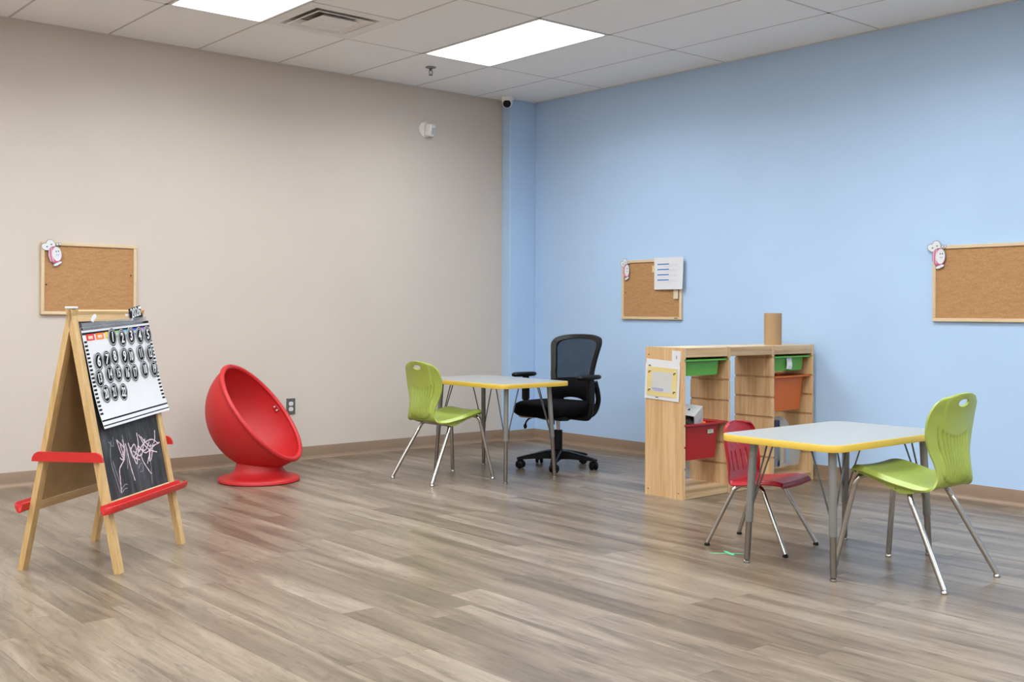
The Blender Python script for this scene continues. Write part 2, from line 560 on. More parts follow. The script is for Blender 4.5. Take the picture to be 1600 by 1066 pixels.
# ceiling: tiles in an exposed grid
X0, Y0 = 0.5688, 0.9289
ce = struct(MB().box((XW / 2, YN / 2, H + 0.07), (-XW + 0.2, -YN + 0.2, 0.04)).build('ceiling', 'tile', sharp=None))
xs = [0.0] + [-X0 - i * T for i in range(0, 20) if -X0 - i * T > XW] + [XW]
ys = [0.0] + [-Y0 - j * 2 * T for j in range(0, 20) if -Y0 - j * 2 * T > YN] + [YN]
BW = 0.014
light_cells = set()
for i in range(1, len(xs) - 1):
    for j in range(1, len(ys) - 2):
        if (i - 2) % 3 == 0 and (j - 1) % 2 == 0: light_cells.add((i, j))
tile_me = {}
def tile(x0, x1, y0, y1):
    key = (round(x0 - x1, 3), round(y0 - y1, 3))
    if key not in tile_me:
        o = MB().box((0, 0, 0.008), (abs(x0 - x1) - BW, abs(y0 - y1) - BW, 0.016), 0.002).build('ceiling_tile', 'tile', sharp=None)
        tile_me[key] = o.data; bpy.data.objects.remove(o)
    o = link('ceiling_tile', tile_me[key], ce)
    o.location = ((x0 + x1) / 2, (y0 + y1) / 2, H + 0.001 + 0.0)
VENT = (4, 1)
for i in range(len(xs) - 1):
    for j in range(len(ys) - 1):
        if (i, j) in light_cells: continue
        if xs[i] - xs[i + 1] < 0.05 or ys[j] - ys[j + 1] < 0.05: continue
        if (i, j) == VENT:
            tile(xs[i], xs[i + 1], ys[j] - T, ys[j + 1]); continue
        tile(xs[i], xs[i + 1], ys[j], ys[j + 1])
for x in xs[1:-1]:
    MB().box((x, YN / 2, H + 0.006), (0.024, -YN, 0.008)).build('ceiling_runner', 'grid', ce, sharp=None)
for y in ys[1:-1]:
    MB().box((XW / 2, y, H + 0.006), (-XW, 0.024, 0.008)).build('ceiling_cross_bar', 'grid', ce, sharp=None)
MB().box(((xs[4] + xs[5]) / 2, ys[1] - T, H + 0.006), (T, 0.024, 0.008)).build('ceiling_cross_bar', 'grid', ce, sharp=None)
MB().box((XW / 2, -0.010, H - 0.001), (-XW, 0.020, 0.003)).build('ceiling_wall_angle', 'mold', ce, sharp=None)
MB().box((-0.010, YN / 2, H - 0.001), (0.020, -YN, 0.003)).build('ceiling_wall_angle', 'mold', ce, sharp=None)

# ceiling light panels
def light_panel(x0, x1, y0, y1, label, group=None):
    t = thing('ceiling_light', label, 'light', ((x0 + x1) / 2, (y0 + y1) / 2, H), group=group)
    w, h = abs(x0 - x1) - 0.012, abs(y0 - y1) - 0.012
    f = MB()
    e = 0.017
    for s in (-1, 1):
        f.box((s * (w / 2 - e / 2), 0, 0.012), (e, h, 0.028))
        f.box((0, s * (h / 2 - e / 2), 0.012), (w - 2 * e, e, 0.028))
    f.build('light_frame', 'white_metal', t, sharp=None)
    MB().box((0, 0, 0.012), (w - 2 * e, h - 2 * e, 0.008)).build('diffuser', 'lamp', t, sharp=None)
    ld = bpy.data.lights.new('lamp', 'AREA')
    ld.shape = 'RECTANGLE'; ld.size = w - 2 * e - .01; ld.size_y = h - 2 * e - .01
    ld.energy = LAMP_W; ld.color = lin('f3fbff')[:3]; ld.spread = math.radians(LAMP_SPREAD)
    lo = bpy.data.objects.new('lamp', ld); COL.objects.link(lo); lo.parent = t; lo.location = (0, 0, 0.004)
for (i, j) in sorted(light_cells):
    a = (xs[i], xs[i + 1], ys[j], ys[j + 1])
    if (i, j) == (2, 1): light_panel(*a, 'glowing ceiling light panel beside the sprinkler, nearer the blue wall')
    elif (i, j) == (5, 1): light_panel(*a, 'glowing ceiling light panel bordering the square air vent')
    else: light_panel(*a, 'flush white ceiling light panel outside the view, over the room behind', 'ceiling light panels behind the view')

# ceiling air diffuser (square cones)
vx, vy = (xs[4] + xs[5]) / 2, ys[1] - T / 2
def sq_loft(levels, cap=True):
    vs = []; fs = []
    for h, z in levels: vs += [(h, h, z), (-h, h, z), (-h, -h, z), (h, -h, z)]
    for i in range(len(levels) - 1):
        for k in range(4): fs.append((i * 4 + k, i * 4 + (k + 1) % 4, i * 4 + 4 + (k + 1) % 4, i * 4 + 4 + k))
    if cap: fs.append((0, 1, 2, 3))
    return MB().add(vs, fs)
vent = thing('ceiling_vent', 'square white ceiling air vent with stepped cones beside a light panel', 'vent', (vx, vy, H))
sq_loft([(0.302, 0.012), (0.302, -0.002), (0.225, -0.003), (0.21, 0.03)], cap=False).build('vent_frame', 'white_metal', vent, sharp=None)
sq_loft([(0.212, 0.028), (0.212, 0.031)]).build('vent_duct', 'duct', vent, sharp=None)
sq_loft([(0.192, -0.012), (0.196, -0.008), (0.142, 0.024), (0.138, 0.020), (0.184, -0.004), (0.192, -0.012)], cap=False).build('vent_cone', 'white_metal', vent, sharp=None)
sq_loft([(0.126, -0.014), (0.130, -0.010), (0.08, 0.018)]).build('vent_centre_plate', 'white_metal', vent, sharp=None)

# sprinkler, security camera, motion sensor, outlet
t = thing('sprinkler_head', 'small metal fire sprinkler head hanging from a ceiling tile', 'sprinkler', (-1.492, -0.631, H))
MB().lathe([(0, -0.008), (0.03, -0.008), (0.038, -0.004), (0.04, 0.0)], 24).build('escutcheon', 'grey_leg', t)
b = MB().lathe([(0.012, 0.0), (0.012, -0.018), (0.008, -0.022), (0.008, -0.028)], 16)
for s in (-1, 1): b.tube([(s * 0.007, 0, -0.022), (s * 0.016, 0, -0.034), (s * 0.010, 0, -0.05), (0, 0, -0.056)], 0.0028, 8)
b.build('sprinkler_body', 'rod', t)
MB().lathe([(0, -0.060), (0.016, -0.060), (0.017, -0.057), (0, -0.056)], 20).build('deflector', 'rod', t)

t = thing('security_camera', 'white dome security camera with a dark lens mounted at the ceiling corner', 'camera', (-0.352, -0.150, H))
MB().lathe([(0.056, 0), (0.056, -0.016), (0.052, -0.028), (0.046, -0.034), (0, -0.034)], 32).build('mounting_base', 'white_metal', t)
dirv = Vector((-0.62, -0.62, -0.42)).normalized()
q = dirv.to_track_quat('Z', 'Y').to_matrix().to_4x4()
q.translation = Vector((0, 0, -0.046)) + dirv * 0.0
MB().lathe([(0.0, -0.043), (0.02, -0.039), (0.036, -0.024), (0.043, 0.0), (0.041, 0.018), (0.036, 0.028), (0.033, 0.030)], 32, mat=q).build('camera_ball', 'white_metal', t)
MB().lathe([(0.033, 0.026), (0.033, 0.031), (0.024, 0.035), (0.0, 0.037)], 28, mat=q).build('lens', 'black', t)

t = thing('motion_sensor', 'white wall motion sensor on a round plate high on the beige wall', 'sensor', (-1.085, 0, 2.544), (PI / 2, 0, 0))
MB().lathe([(0.062, 0), (0.062, 0.008), (0.056, 0.014), (0, 0.014)], 36).build('mounting_plate', 'white_metal', t)
q = Matrix.Translation((0.012, -0.002, 0.014)) @ Matrix.Rotation(math.radians(18), 4, 'Y') @ Matrix.Rotation(math.radians(10), 4, 'X')
MB().box((0, 0, 0.028), (0.066, 0.098, 0.058), 0.008, mat=q).build('sensor_body', 'white_metal', t)
MB().box((0.002, -0.004, 0.058), (0.036, 0.05, 0.004), 0.001, mat=q).build('sensor_window', 'paper_grey', t)

t = thing('wall_outlet', 'grey metal wall plate with a white duplex outlet low on the beige wall', 'outlet', (-2.278, 0, 0.396), (PI / 2, 0, 0))
MB().box((0, 0, 0.003), (0.072, 0.116, 0.006), 0.002).build('wall_plate', 'silver_plate', t)
for s in (-1, 1):
    o = MB().prism(rrect(0.034, 0.029, 0.011, 5, (0, s * 0.0195)), 0.004, 0.0085).build('socket', 'paper', t)
    b = MB()
    for sx in (-1, 1): b.box((sx * 0.006, s * 0.0195 + 0.003, 0.0086), (0.0022, 0.008, 0.0008))
    b.prism(ellipse(0.0024, 0.0024, 10, (0, s * 0.0195 - 0.007)), 0.0082, 0.009)
    b.build('socket_slots', 'ink', o, sharp=None)
for s in (-1, 0, 1): MB().lathe([(0.003, 0.006), (0.003, 0.0072), (0, 0.0075)], 10, c=(0, s * 0.049 if s else 0, 0)).build('screw', 'chrome', t)

# ================================================================ corkboards and what hangs on them
def corkboard(label, loc, rot, w=0.605, h=0.455):
    t = thing('corkboard', label, 'corkboard', loc, rot, 'framed corkboards on the walls')
    e, d = 0.021, 0.02
    MB().box((0, 0, 0.006), (w - 0.02, h - 0.02, 0.010)).build('cork_panel', 'cork', t, sharp=None)
    for s in (-1, 1):
        MB().box((0, s * (h - e) / 2, d / 2), (w, e, d), 0.0025).build('frame_rail', 'frame', t, sharp=None)
        MB().box((s * (w - e) / 2, 0, d / 2), (e, h - 2 * e, d), 0.0025).build('frame_upright', 'frame_y', t, sharp=None)
    return t
def dark_dots(t, spots):
    for x, y in spots: MB().lathe([(0.0045, 0.011), (0.0045, 0.013), (0, 0.014)], 10, c=(x, y, 0)).build('screw', 'ink', t)  # black dots for small dark marks on the cork, no actual screws

def paper_bee(label, M4, s=1.0, squash=1.0):
    """flat printed cut-out of a round bee: wings, striped body, pale face, feet"""
    t = thing('paper_bee', label, 'paper bee', matrix=M4, group='paper bees on the corkboards')
    def p(poly): return [(x * s * squash, y * s) for x, y in poly]
    def leaf(name, poly, z, m, z0=None):
        return MB().prism(p(poly), z - 0.0008 if z0 is None else z0, z, 'xy').build(name, m, t, sharp=None)
    for k, (c, rx, ry, r) in enumerate((((-0.034, 0.036), 0.032, 0.024, -0.35), ((-0.006, 0.048), 0.029, 0.034, 0.3))):
        MB().prism(p(ellipse(rx, ry, 22, c, r)), 0.0, 0.0010).build('wing_outline', 'ink_grey', t, sharp=None)
        w = MB().prism(p(ellipse(rx - .003, ry - .003, 22, c, r)), 0.0009, 0.0014 + 0.0003 * k).build('wing', 'paper', t, sharp=None)
        MB().prism(p(ellipse(0.005, 0.0035, 12, (c[0] + .004, c[1]), 0.4)), 0.0012, 0.0020).build('wing_spot', 'ink', w, sharp=None)
    leaf('body_outline', ellipse(0.043, 0.054, 28, (0.012, -0.018)), 0.0020, 'ink_grey', 0.0)
    bd = leaf('body', ellipse(0.041, 0.052, 28, (0.012, -0.018)), 0.0026, 'pink', 0.0015)
    for k, x in enumerate((-0.018, -0.003)):
        MB().prism(p([(x - .004, 0.018 + .006 * k), (x + .003, 0.024 + .004 * k), (x - .001, -0.018), (x + .004, -0.060), (x - .003, -0.056), (x - .008, -0.018)]), 0.0024, 0.0030).build('stripe', 'pink_light', bd, sharp=None)
    f = leaf('face', ellipse(0.028, 0.045, 24, (0.024, -0.014)), 0.0033, 'paper', 0.002)
    for ex in (0.022, 0.036):
        MB().prism(p(ellipse(0.0032, 0.0045, 10, (ex, 0.002))), 0.0030, 0.0038).build('eye', 'ink', f, sharp=None)
    MB().prism(p([(0.018, -0.016), (0.028, -0.021), (0.040, -0.015), (0.040, -0.018), (0.028, -0.025), (0.017, -0.019)]), 0.0030, 0.0038).build('mouth', 'ink_violet', f, sharp=None)
    for ax_ in (0.034, 0.050):
        MB().prism(p(ellipse(0.0075, 0.010, 14, (ax_, 0.046))), 0.0, 0.0012).build('antenna_tip', 'ink_grey', t, sharp=None)
        MB().prism(p(ellipse(0.0052, 0.0075, 14, (ax_, 0.046))), 0.0010, 0.0018).build('antenna', 'paper', t, sharp=None)
        MB().prism(p([(ax_ - .006, 0.026), (ax_ - .003, 0.026), (ax_ + .001, 0.038), (ax_ - .002, 0.038)]), 0.0, 0.0014).build('antenna_stalk', 'ink', t, sharp=None)
    for k, c in enumerate(((0.014, -0.079), (0.030, -0.071))):
        MB().prism(p(ellipse(0.021, 0.0105, 16, c, 0.25)), 0.0, 0.0016 + .0004 * k).build('foot_outline', 'ink_grey', t, sharp=None)
        MB().prism(p(ellipse(0.0185, 0.008, 16, c, 0.25)), 0.001, 0.0022 + .0004 * k).build('foot', 'paper', t, sharp=None)
    return t

RT, RB = (PI / 2, 0, 0), (PI / 2, 0, -PI / 2)
def wallm(loc, rot, x, y, z, rz=0.0, rx=0.0):
    return Matrix.Translation(loc) @ Euler(rot).to_matrix().to_4x4() @ Matrix.Translation((x, y, z)) @ Matrix.Rotation(rz, 4, 'Z') @ Matrix.Rotation(rx, 4, 'X')

L1 = (-3.730, 0, 1.2885)
c1 = corkboard('light wood framed corkboard with a paper bee on the beige wall behind the easel', L1, RT)
dark_dots(c1, [(-0.27, -0.04), (0.265, 0.03)])
paper_bee('paper bee cut-out on the corkboard behind the easel', wallm(L1, RT, -0.235, 0.165, 0.0205, 0.12))

L2 = (0, -1.456, 1.266)
c2 = corkboard('light wood framed corkboard with a notice sheet over its corner, on the blue wall', L2, RB, 0.608, 0.458)
dark_dots(c2, [(-0.27, -0.02)])
MB().box((0.255, -0.217, 0.0205), (0.035, 0.007, 0.002)).build('maker_plate', 'silver_plate', c2, sharp=None)
paper_bee('curled paper bee cut-out on the corkboard with the lined paper', wallm(L2, RB, -0.262, 0.165, 0.0205, -0.02), 1.0, 0.82)

def sheet(name, w, h, curl, mat, parent=None, nu=10, nv=10, th=0.0006, base=0.0):
    """thin paper with gentle relief, x right, y up, z off the wall"""
    b = MB()
    def f(u, v):
        return ((u - .5) * w, (v - .5) * h, base + curl(u, v))
    b.grid(f, nu, nv)
    def g(u, v):
        a = f(u, v); return (a[0], a[1], a[2] + th)
    n = len(b.v)
    b.grid(g, nu, nv)
    W = nv + 1
    edge = [(i * W, (i + 1) * W) for i in range(nu)] + [(i * W + nv, (i + 1) * W + nv) for i in range(nu)] + [(j, j + 1) for j in range(nv)] + [(nu * W + j, nu * W + j + 1) for j in range(nv)]
    fs = [(a, c, c + n, a + n) for a, c in edge]
    b.f += fs; b.mi += [0] * len(fs)
    return b.build(name, mat, parent, sharp=50)

t = thing('notice_sheet', 'white notice sheet with four blue bars hanging over the corkboard corner', 'notice', matrix=wallm(L2, RB, 0.188, 0.118, 0.024, 0.0))
def cur2(u, v): return 0.012 * max(0, u - .3) ** 1.5 + 0.012 * (1 - v) ** 2 * u
sh = sheet('paper_sheet', 0.292, 0.240, cur2, 'paper', t)
for k in range(4):
    y = 0.070 - k * 0.0395
    def bar(u, v, y=y): return 0.0
    def on(uu, vv, dz=0.0011): return ((uu - .5) * 0.292, (vv - .5) * 0.240, cur2(uu, vv) + dz)
    vv = y / 0.240 + .5
    b = MB().grid(lambda u, v, vv=vv: on(0.11 + 0.40 * u, vv + 0.034 * (v - .5)), 6, 1)
    b.build('blue_bar', 'ink_blue', t, sharp=None)
    for m_ in range(3):
        v2 = vv - 0.045 - 0.034 * (m_ - 1)
        MB().grid(lambda u, v, v2=v2, m_=m_: on((0.50 if m_ != 2 else 0.30) + 0.30 * u - .002 * m_, v2 + 0.008 * (v - .5)), 6, 1).build('print_line', 'ink_pale', t, sharp=None)
tag(MB().box((0, 0, 0.0006), (0.046, 0.11, 0.0012)).build('paper_note', 'buff', sharp=None), 'narrow cream paper note on cork below the lined white sheet', 'note')
bpy.data.objects['paper_note'].matrix_world = wallm(L2, RB, 0.255, -0.018, 0.0205, -0.03)
tag(MB().box((0, 0, 0.0004), (0.018, 0.05, 0.0008)).build('masking_tape', 'pale_yellow', sharp=None), 'scrap of yellowish tape at the edge of the lined white sheet', 'tape')
bpy.data.objects['masking_tape'].matrix_world = wallm(L2, RB, 0.028, 0.155, 0.0205, 0.03)

L3 = (0, -4.034, 1.2725)
c3 = corkboard('light wood framed corkboard on the blue wall beyond the lime chair, partly out of view', L3, RB, 0.605, 0.455)
paper_bee('paper bee cut-out on the corkboard that runs out of view', wallm(L3, RB, -0.272, 0.178, 0.0205, -0.05))

# ================================================================ tables
def make_table(label, loc, lx, ly, h, feet_x, feet_y, splay, sleeve_z, group, off=(0, 0), lr=0.0158):
    t = thing('activity_table', label, 'table', loc, group=group)
    TH = 0.029
    r = 0.075
    top = rrect(lx - 0.012, ly - 0.012, r - 0.006, 8)
    MB().prism(top, h - TH + 0.002, h).build('tabletop', 'laminate', t, sharp=30)
    # bull-nosed edge band
    outl = rrect(lx, ly, r, 8); n = len(outl)
    inn = rrect(lx - 0.014, ly - 0.014, r - 0.007, 8)
    mid = rrect(lx - 0.004, ly - 0.004, r - 0.002, 8)
    rings = [(inn, h - TH), (mid, h - TH), (outl, h - TH + 0.006), (outl, h - 0.006), (mid, h - 0.0005), (inn, h - 0.0002)]
    b = MB(); vs = [(p[0], p[1], z) for rg, z in rings for p in rg]
    fs = [(i * n + k, i * n + (k + 1) % n, (i + 1) % 6 * n + (k + 1) % n, (i + 1) % 6 * n + k) for i in range(6) for k in range(n)]
    b.add(vs, fs).build('edge_band', 'yellow', t, sharp=50)
    for sx in (-1, 1):
        for sy in (-1, 1):
            foot = Vector((off[0] + sx * feet_x, off[1] + sy * feet_y, 0.012)); tp = Vector((off[0] + sx * (feet_x - splay), off[1] + sy * (feet_y - splay), h - TH))
            d = (tp - foot); P = lambda z: foot + d * ((z - 0.012) / d.z)
            lg = MB().tube([P(sleeve_z), P(sleeve_z + 0.002), P(h - TH)], [lr - .0013, lr, lr], 18).build('leg', 'grey_leg', t)
            MB().tube([P(0.016), P(sleeve_z + 0.01)], lr - .0033, 16).build('lower_tube', 'chrome_dull', lg)
            MB().lathe([(0.013, 0), (0.0155, 0.003), (0.0145, 0.010), (0.008, 0.014), (0.007, 0.022)], 18, c=(foot.x, foot.y, 0)).build('glide', 'chrome', lg)
            MB().box((tp.x - sx * 0.0, tp.y - sy * 0.0, h - TH - 0.003), (0.085, 0.085, 0.005), 0.002).build('mounting_plate', 'rod', lg, sharp=None)
            for dx, dy in ((-sx, 0), (0, -sy)):
                za = h * 0.46
                a = P(za) + Vector((dx * 0.014, dy * 0.014, 0)); e = Vector((tp.x + dx * 0.105, tp.y + dy * 0.105, h - TH))
                MB().tube([a + Vector((0, 0, -0.05)) - Vector((dx * .004, dy * .004, 0)), a, e], 0.0038, 8).build('brace', 'rod', t)
    return t
make_table('white-topped activity table with yellow edge near the corner, before the office chair', (-1.54, -1.412, 0), 0.61, 0.93, 0.636, 0.212, 0.372, 0.028, 0.265, 'activity tables', (.012, -.008))
make_table('white-topped activity table with yellow edge, before the wooden shelf unit', (-1.945, -4.322, 0), 0.93, 0.60, 0.562, 0.380, 0.217, 0.02, 0.18, 'activity tables', (.002, -.018), .0172)

# ================================================================ lime chairs
def shell_sheet(tab, shape, nu, nv, holes, thick, name, mat, parent, sharp=60):
    """sheet surface from a table (x, z, half width); holes: functions (y, x, z)->bool with snapping ellipses"""
    b = MB()
    b.grid(lambda u, v: shape(u, v * 2 - 1), nu, nv)
    me = bpy.data.meshes.new(name); me.from_pydata(b.v, [], b.f)
    bm = bmesh.new(); bm.from_mesh(me)
    for (cy, cz, ry, rz, xlim) in holes:
        def inside(v): return v.co.x < xlim and ((v.co.y - cy) / ry) ** 2 + ((v.co.z - cz) / rz) ** 2 < 1.0
        kill = [f for f in bm.faces if all(inside(v) for v in f.verts)]
        bmesh.ops.delete(bm, geom=kill, context='FACES')
        for v in bm.verts:
            if v.is_boundary and inside(v):
                a = math.atan2((v.co.z - cz) / rz, (v.co.y - cy) / ry)
                v.co.y = cy + ry * math.cos(a); v.co.z = cz + rz * math.sin(a)
    bmesh.ops.recalc_face_normals(bm, faces=bm.faces)
    bm.to_mesh(me); bm.free()
    me.materials.append(M[mat])
    me.polygons.foreach_set('use_smooth', [True] * len(me.polygons))
    o = link(name, me, parent)
    md = o.modifiers.new('thickness', 'SOLIDIFY'); md.thickness = thick; md.offset = 0.0
    dg = bpy.context.evaluated_depsgraph_get()
    me2 = bpy.data.meshes.new_from_object(o.evaluated_get(dg))
    o.modifiers.clear(); o.data = me2; me2.name = name
    me2.polygons.foreach_set('use_smooth', [True] * len(me2.polygons))
    me2.set_sharp_from_angle(angle=math.radians(sharp))
    return o

LIME = [(.206, .422, .120), (.197, .438, .160), (.155, .441, .180), (.085, .427, .189), (.01, .409, .190), (-.06, .396, .186), (-.115, .387, .178), (-.152, .388, .166),
        (-.176, .410, .148), (-.186, .445, .138), (-.184, .495, .146), (-.177, .55, .168), (-.175, .60, .185), (-.180, .65, .190), (-.191, .70, .184), (-.205, .74, .168), (-.214, .765, .138), (-.217, .774, .100)]
def lime_shape(u, s):
    x, z, w = lerp_table(LIME, u)
    y = s * w
    k = u * (len(LIME) - 1)
    back = min(max((k - 7.5) / 3, 0), 1)
    seat = 1 - min(max((k - 5.5) / 2.5, 0), 1)
    # dished seat, wrapped back
    z += seat * (0.010 * abs(s) ** 2.2 - 0.018 * max(0, abs(s) - 0.88) / 0.12 * (1 - back))
    x += back * 0.026 * s * s
    if k > 13: z -= 0.022 * ((k - 13) / 4) * s * s
    # flutes on the outer face of the back
    if back > 0 and z < 0.66:
        yn = y / (w * 0.66)
        ztop = 0.600 + 0.045 * yn * yn
        a = min(max((ztop - z) / 0.02, 0), 1) * min(max((1.06 - abs(yn)) / 0.12, 0), 1)
        if a > 0: x += 0.0135 * a * (0.5 + 0.5 * math.cos(2 * PI * (yn * 5.0))) ** 1.3
    # ledge along the foot of the back
    if back >= 0 and k > 6:
        yo = y / 0.112
        if abs(yo) < 1.0:
            zo = 0.400 + 0.06 * (1 - math.sqrt(max(0, 1 - yo * yo)))
            dd = (z - zo)
            if dd > 0: x -= 0.007 * min(1, dd / 0.006) * min(1, (1 - abs(yo)) / .06)
    return (x, y, z)

def make_lime(label, loc, rz):
    t = thing('school_chair', label, 'chair', loc, (0, 0, rz), 'lime school chairs')
    shell_sheet(LIME, lime_shape, 170, 110, [(0.0, 0.735, 0.040, 0.0165, -0.15)], 0.009, 'shell', 'lime', t)
    for s in (-1, 1):
        fl_ = MB().prism([(.165, .424), (.08, .415), (.0, .400), (-.10, .386), (-.125, .380), (-.075, .362), (-.030, .358), (.06, .392)], s * 0.158, s * 0.168, 'xz').build('side_flange', 'lime', t, sharp=30)
        for bx, bz in ((-.01, .376), (.045, .399)): MB().box((bx, s * 0.1685, bz), (0.006, 0.003, 0.006), 0.001).build('rivet', 'chrome_dull', fl_, sharp=None)
        pf = catmull([(.150, s * .060, .405), (.158, s * .110, .410), (.170, s * .142, .404), (.182, s * .157, .378), (.194, s * .165, .32), (.245, s * .214, .014)], 6)
        pr_ = catmull([(-.062, s * .05, .366), (-.060, s * .112, .366), (-.062, s * .146, .356), (-.076, s * .160, .326), (-.105, s * .168, .275), (-.247, s * .217, .014)], 6)
        for pts in (pf, pr_):
            lg = MB().tube(pts, 0.0118, 14).build('leg', 'chrome', t)
            e = pts[-1]
            MB().lathe([(0.012, 0), (0.0145, 0.003), (0.0135, 0.009), (0.009, 0.014), (0.006, 0.02)], 16, c=(e.x, e.y, 0)).build('glide', 'chrome', lg)
    MB().tube([(-.062, -.052, .366), (-.062, .052, .366)], 0.0115, 12).build('crossbar', 'chrome', t)
    return t
g1 = make_lime('lime plastic school chair on chrome legs, at the corner table', (-1.921, -1.372, 0), 0.0)
g2 = dup(g1, label='lime plastic school chair on chrome legs, its back to the blue wall corkboard', cat='chair', group='lime school chairs')
g2['label'] = 'lime plastic school chair on chrome legs, at the table before the wooden shelf'
g2.location = (-1.948, -4.702, 0); g2.rotation_euler = (0, 0, PI / 2)

# ================================================================ red chair
RED = [(.168, .296, .150), (.172, .308, .160), (.160, .320, .166), (.11, .324, .169), (.04, .316, .170), (-.03, .306, .168), (-.075, .303, .165), (-.100, .316, .162), (-.112, .345, .160), (-.121, .385, .160), (-.129, .43, .161), (-.137, .48, .160), (-.144, .53, .152), (-.149, .562, .132), (-.150, .577, .098)]
def red_shape(u, s):
    x, z, w = lerp_table(RED, u)
    k = u * (len(RED) - 1)
    back = min(max((k - 6) / 3, 0), 1); seat = 1 - back
    z += seat * 0.006 * s * s
    e = max(0, abs(s) - 0.90) / 0.10
    z -= seat * 0.016 * e * min(1, k / 2.5)
    x += back * (0.022 * s * s + 0.014 * e)
    if k > 11: z -= 0.012 * ((k - 11) / 3) * s * s
    return (x, s * w, z)
red = thing('school_chair', 'small red plastic chair with slotted back, tucked between table and wooden shelf', 'chair', (-1.98, -3.947, 0), (0, 0, math.atan2(-.981, .195)))
shell_sheet(RED, red_shape, 110, 80, [(y, 0.392, 0.0075, 0.052, -0.08) for y in (-.075, -.025, .025, .075)], 0.007, 'shell', 'red_chair', red)
for y in (-.05, .0, .05): MB().lathe([(0.004, 0), (0.0035, 0.002), (0, 0.003)], 10, c=(0, 0, 0), mat=Matrix.Translation((-.1265, y, .465)) @ Matrix.Rotation(PI / 2, 4, 'Y')).build('rivet', 'chrome', red)
for s in (-1, 1):
    pf = catmull([(-.02, s * .09, .293), (.03, s * .098, .290), (.058, s * .108, .272), (.075, s * .116, .238), (.195, s * .170, .012)], 6)
    pr_ = catmull([(-.02, s * .085, .286), (-.06, s * .094, .286), (-.088, s * .106, .268), (-.104, s * .115, .235), (-.198, s * .166, .012)], 6)
    for pts in (pf, pr_):
        lg = MB().tube(pts, 0.0098, 14).build('leg', 'chrome', red)
        e = pts[-1]
        MB().lathe([(0.011, 0), (0.0135, 0.003), (0.0125, 0.009), (0.008, 0.013), (0.006, 0.019)], 16, c=(e.x, e.y, 0)).build('glide', 'black', lg)
MB().tube(catmull([(-.07, -.1, .288), (-.075, 0, .289), (-.07, .1, .288)], 6), 0.008, 10).build('crossbar', 'chrome', red)

# ================================================================ red egg chair
egg = thing('egg_chair', 'red plastic egg-shaped bowl seat on a round pedestal by the beige wall', 'chair', (-2.893, -0.705, 0))
nv = Vector((0.480, -0.628, 0)).normalized() * 0.789 + Vector((0, 0, 0.614))
e1 = (Vector((0, 0, 1)) - nv * nv.z).normalized(); e2 = nv.cross(e1)
EC = Vector((0.012, 0.0, 0.434))
A1, A2, BD = 0.371, 0.322, 0.346
def egg_pt(a, b, k=1.0, off=0.0):
    """b: 0 at the rim, pi/2 at the deepest point"""
    rr = math.cos(b) * k
    return EC + e1 * (A1 * rr * math.cos(a)) + e2 * (A2 * rr * math.sin(a)) - nv * (BD * math.sin(b) * k - off)
b = MB()
NA, NB = 72, 24
def lay(k):
    vs = [egg_pt(2 * PI * i / NA, (PI / 2) * j / NB, k) for j in range(NB + 1) for i in range(NA)]
    fs = [(j * NA + i, j * NA + (i + 1) % NA, (j + 1) * NA + (i + 1) % NA, (j + 1) * NA + i) for j in range(NB) for i in range(NA)]
    return vs, fs
b.add(*lay(1.0)); b.add(*lay(0.955))
b.add([egg_pt(2 * PI * i / NA, 0, k) for k in (1.0, 0.955) for i in range(NA)], [(i, (i + 1) % NA, NA + (i + 1) % NA, NA + i) for i in range(NA)])
b.build('bowl', 'red', egg, sharp=70)
ring = [egg_pt(2 * PI * i / NA, 0, 0.992, 0.004) for i in range(NA)]
b = MB(); NS = 14; vs = []
for i in range(NA):
    rad = (ring[i] - EC).normalized()
    for k in range(NS):
        a = 2 * PI * k / NS
        vs.append(ring[i] + rad * (0.017 * math.cos(a)) + nv * (0.0145 * math.sin(a)))
b.add(vs, [(i * NS + k, (i + 1) % NA * NS + k, (i + 1) % NA * NS + (k + 1) % NS, i * NS + (k + 1) % NS) for i in range(NA) for k in range(NS)])
b.build('rim', 'red', egg, sharp=80)
def bowl_under(x, y):
    """height of the bowl's underside above a point of the pedestal"""
    o = Vector((x, y, 0)) - EC
    k = [(nv, BD), (e1, A1), (e2, A2)]
    a = sum((ax.z / r) ** 2 for ax, r in k); b = sum(2 * ax.z * o.dot(ax) / r ** 2 for ax, r in k); c = sum((o.dot(ax) / r) ** 2 for ax, r in k) - 1
    return (-b - math.sqrt(max(0, b * b - 4 * a * c))) / (2 * a)
prof = [(0.0, 0), (0.250, 0), (0.257, 0.006), (0.256, 0.022), (0.248, 0.029), (0.225, 0.033), (0.19, 0.043), (0.165, 0.062), (0.152, 0.080)]
NP = 72; vs = []
for r_p, z_p in prof:
    for k in range(NP): vs.append((r_p * math.cos(2 * PI * k / NP), r_p * math.sin(2 * PI * k / NP), z_p))
for r_p in (0.143, 0.138):
    for k in range(NP):
        x, y = r_p * math.cos(2 * PI * k / NP), r_p * math.sin(2 * PI * k / NP)
        vs.append((x, y, max(.088, bowl_under(x, y) + .006)))
nr = len(prof) + 2
MB().add(vs, [(i * NP + k, i * NP + (k + 1) % NP, (i + 1) * NP + (k + 1) % NP, (i + 1) * NP + k) for i in range(nr - 1) for k in range(NP)]).build('pedestal', 'red', egg, sharp=50)
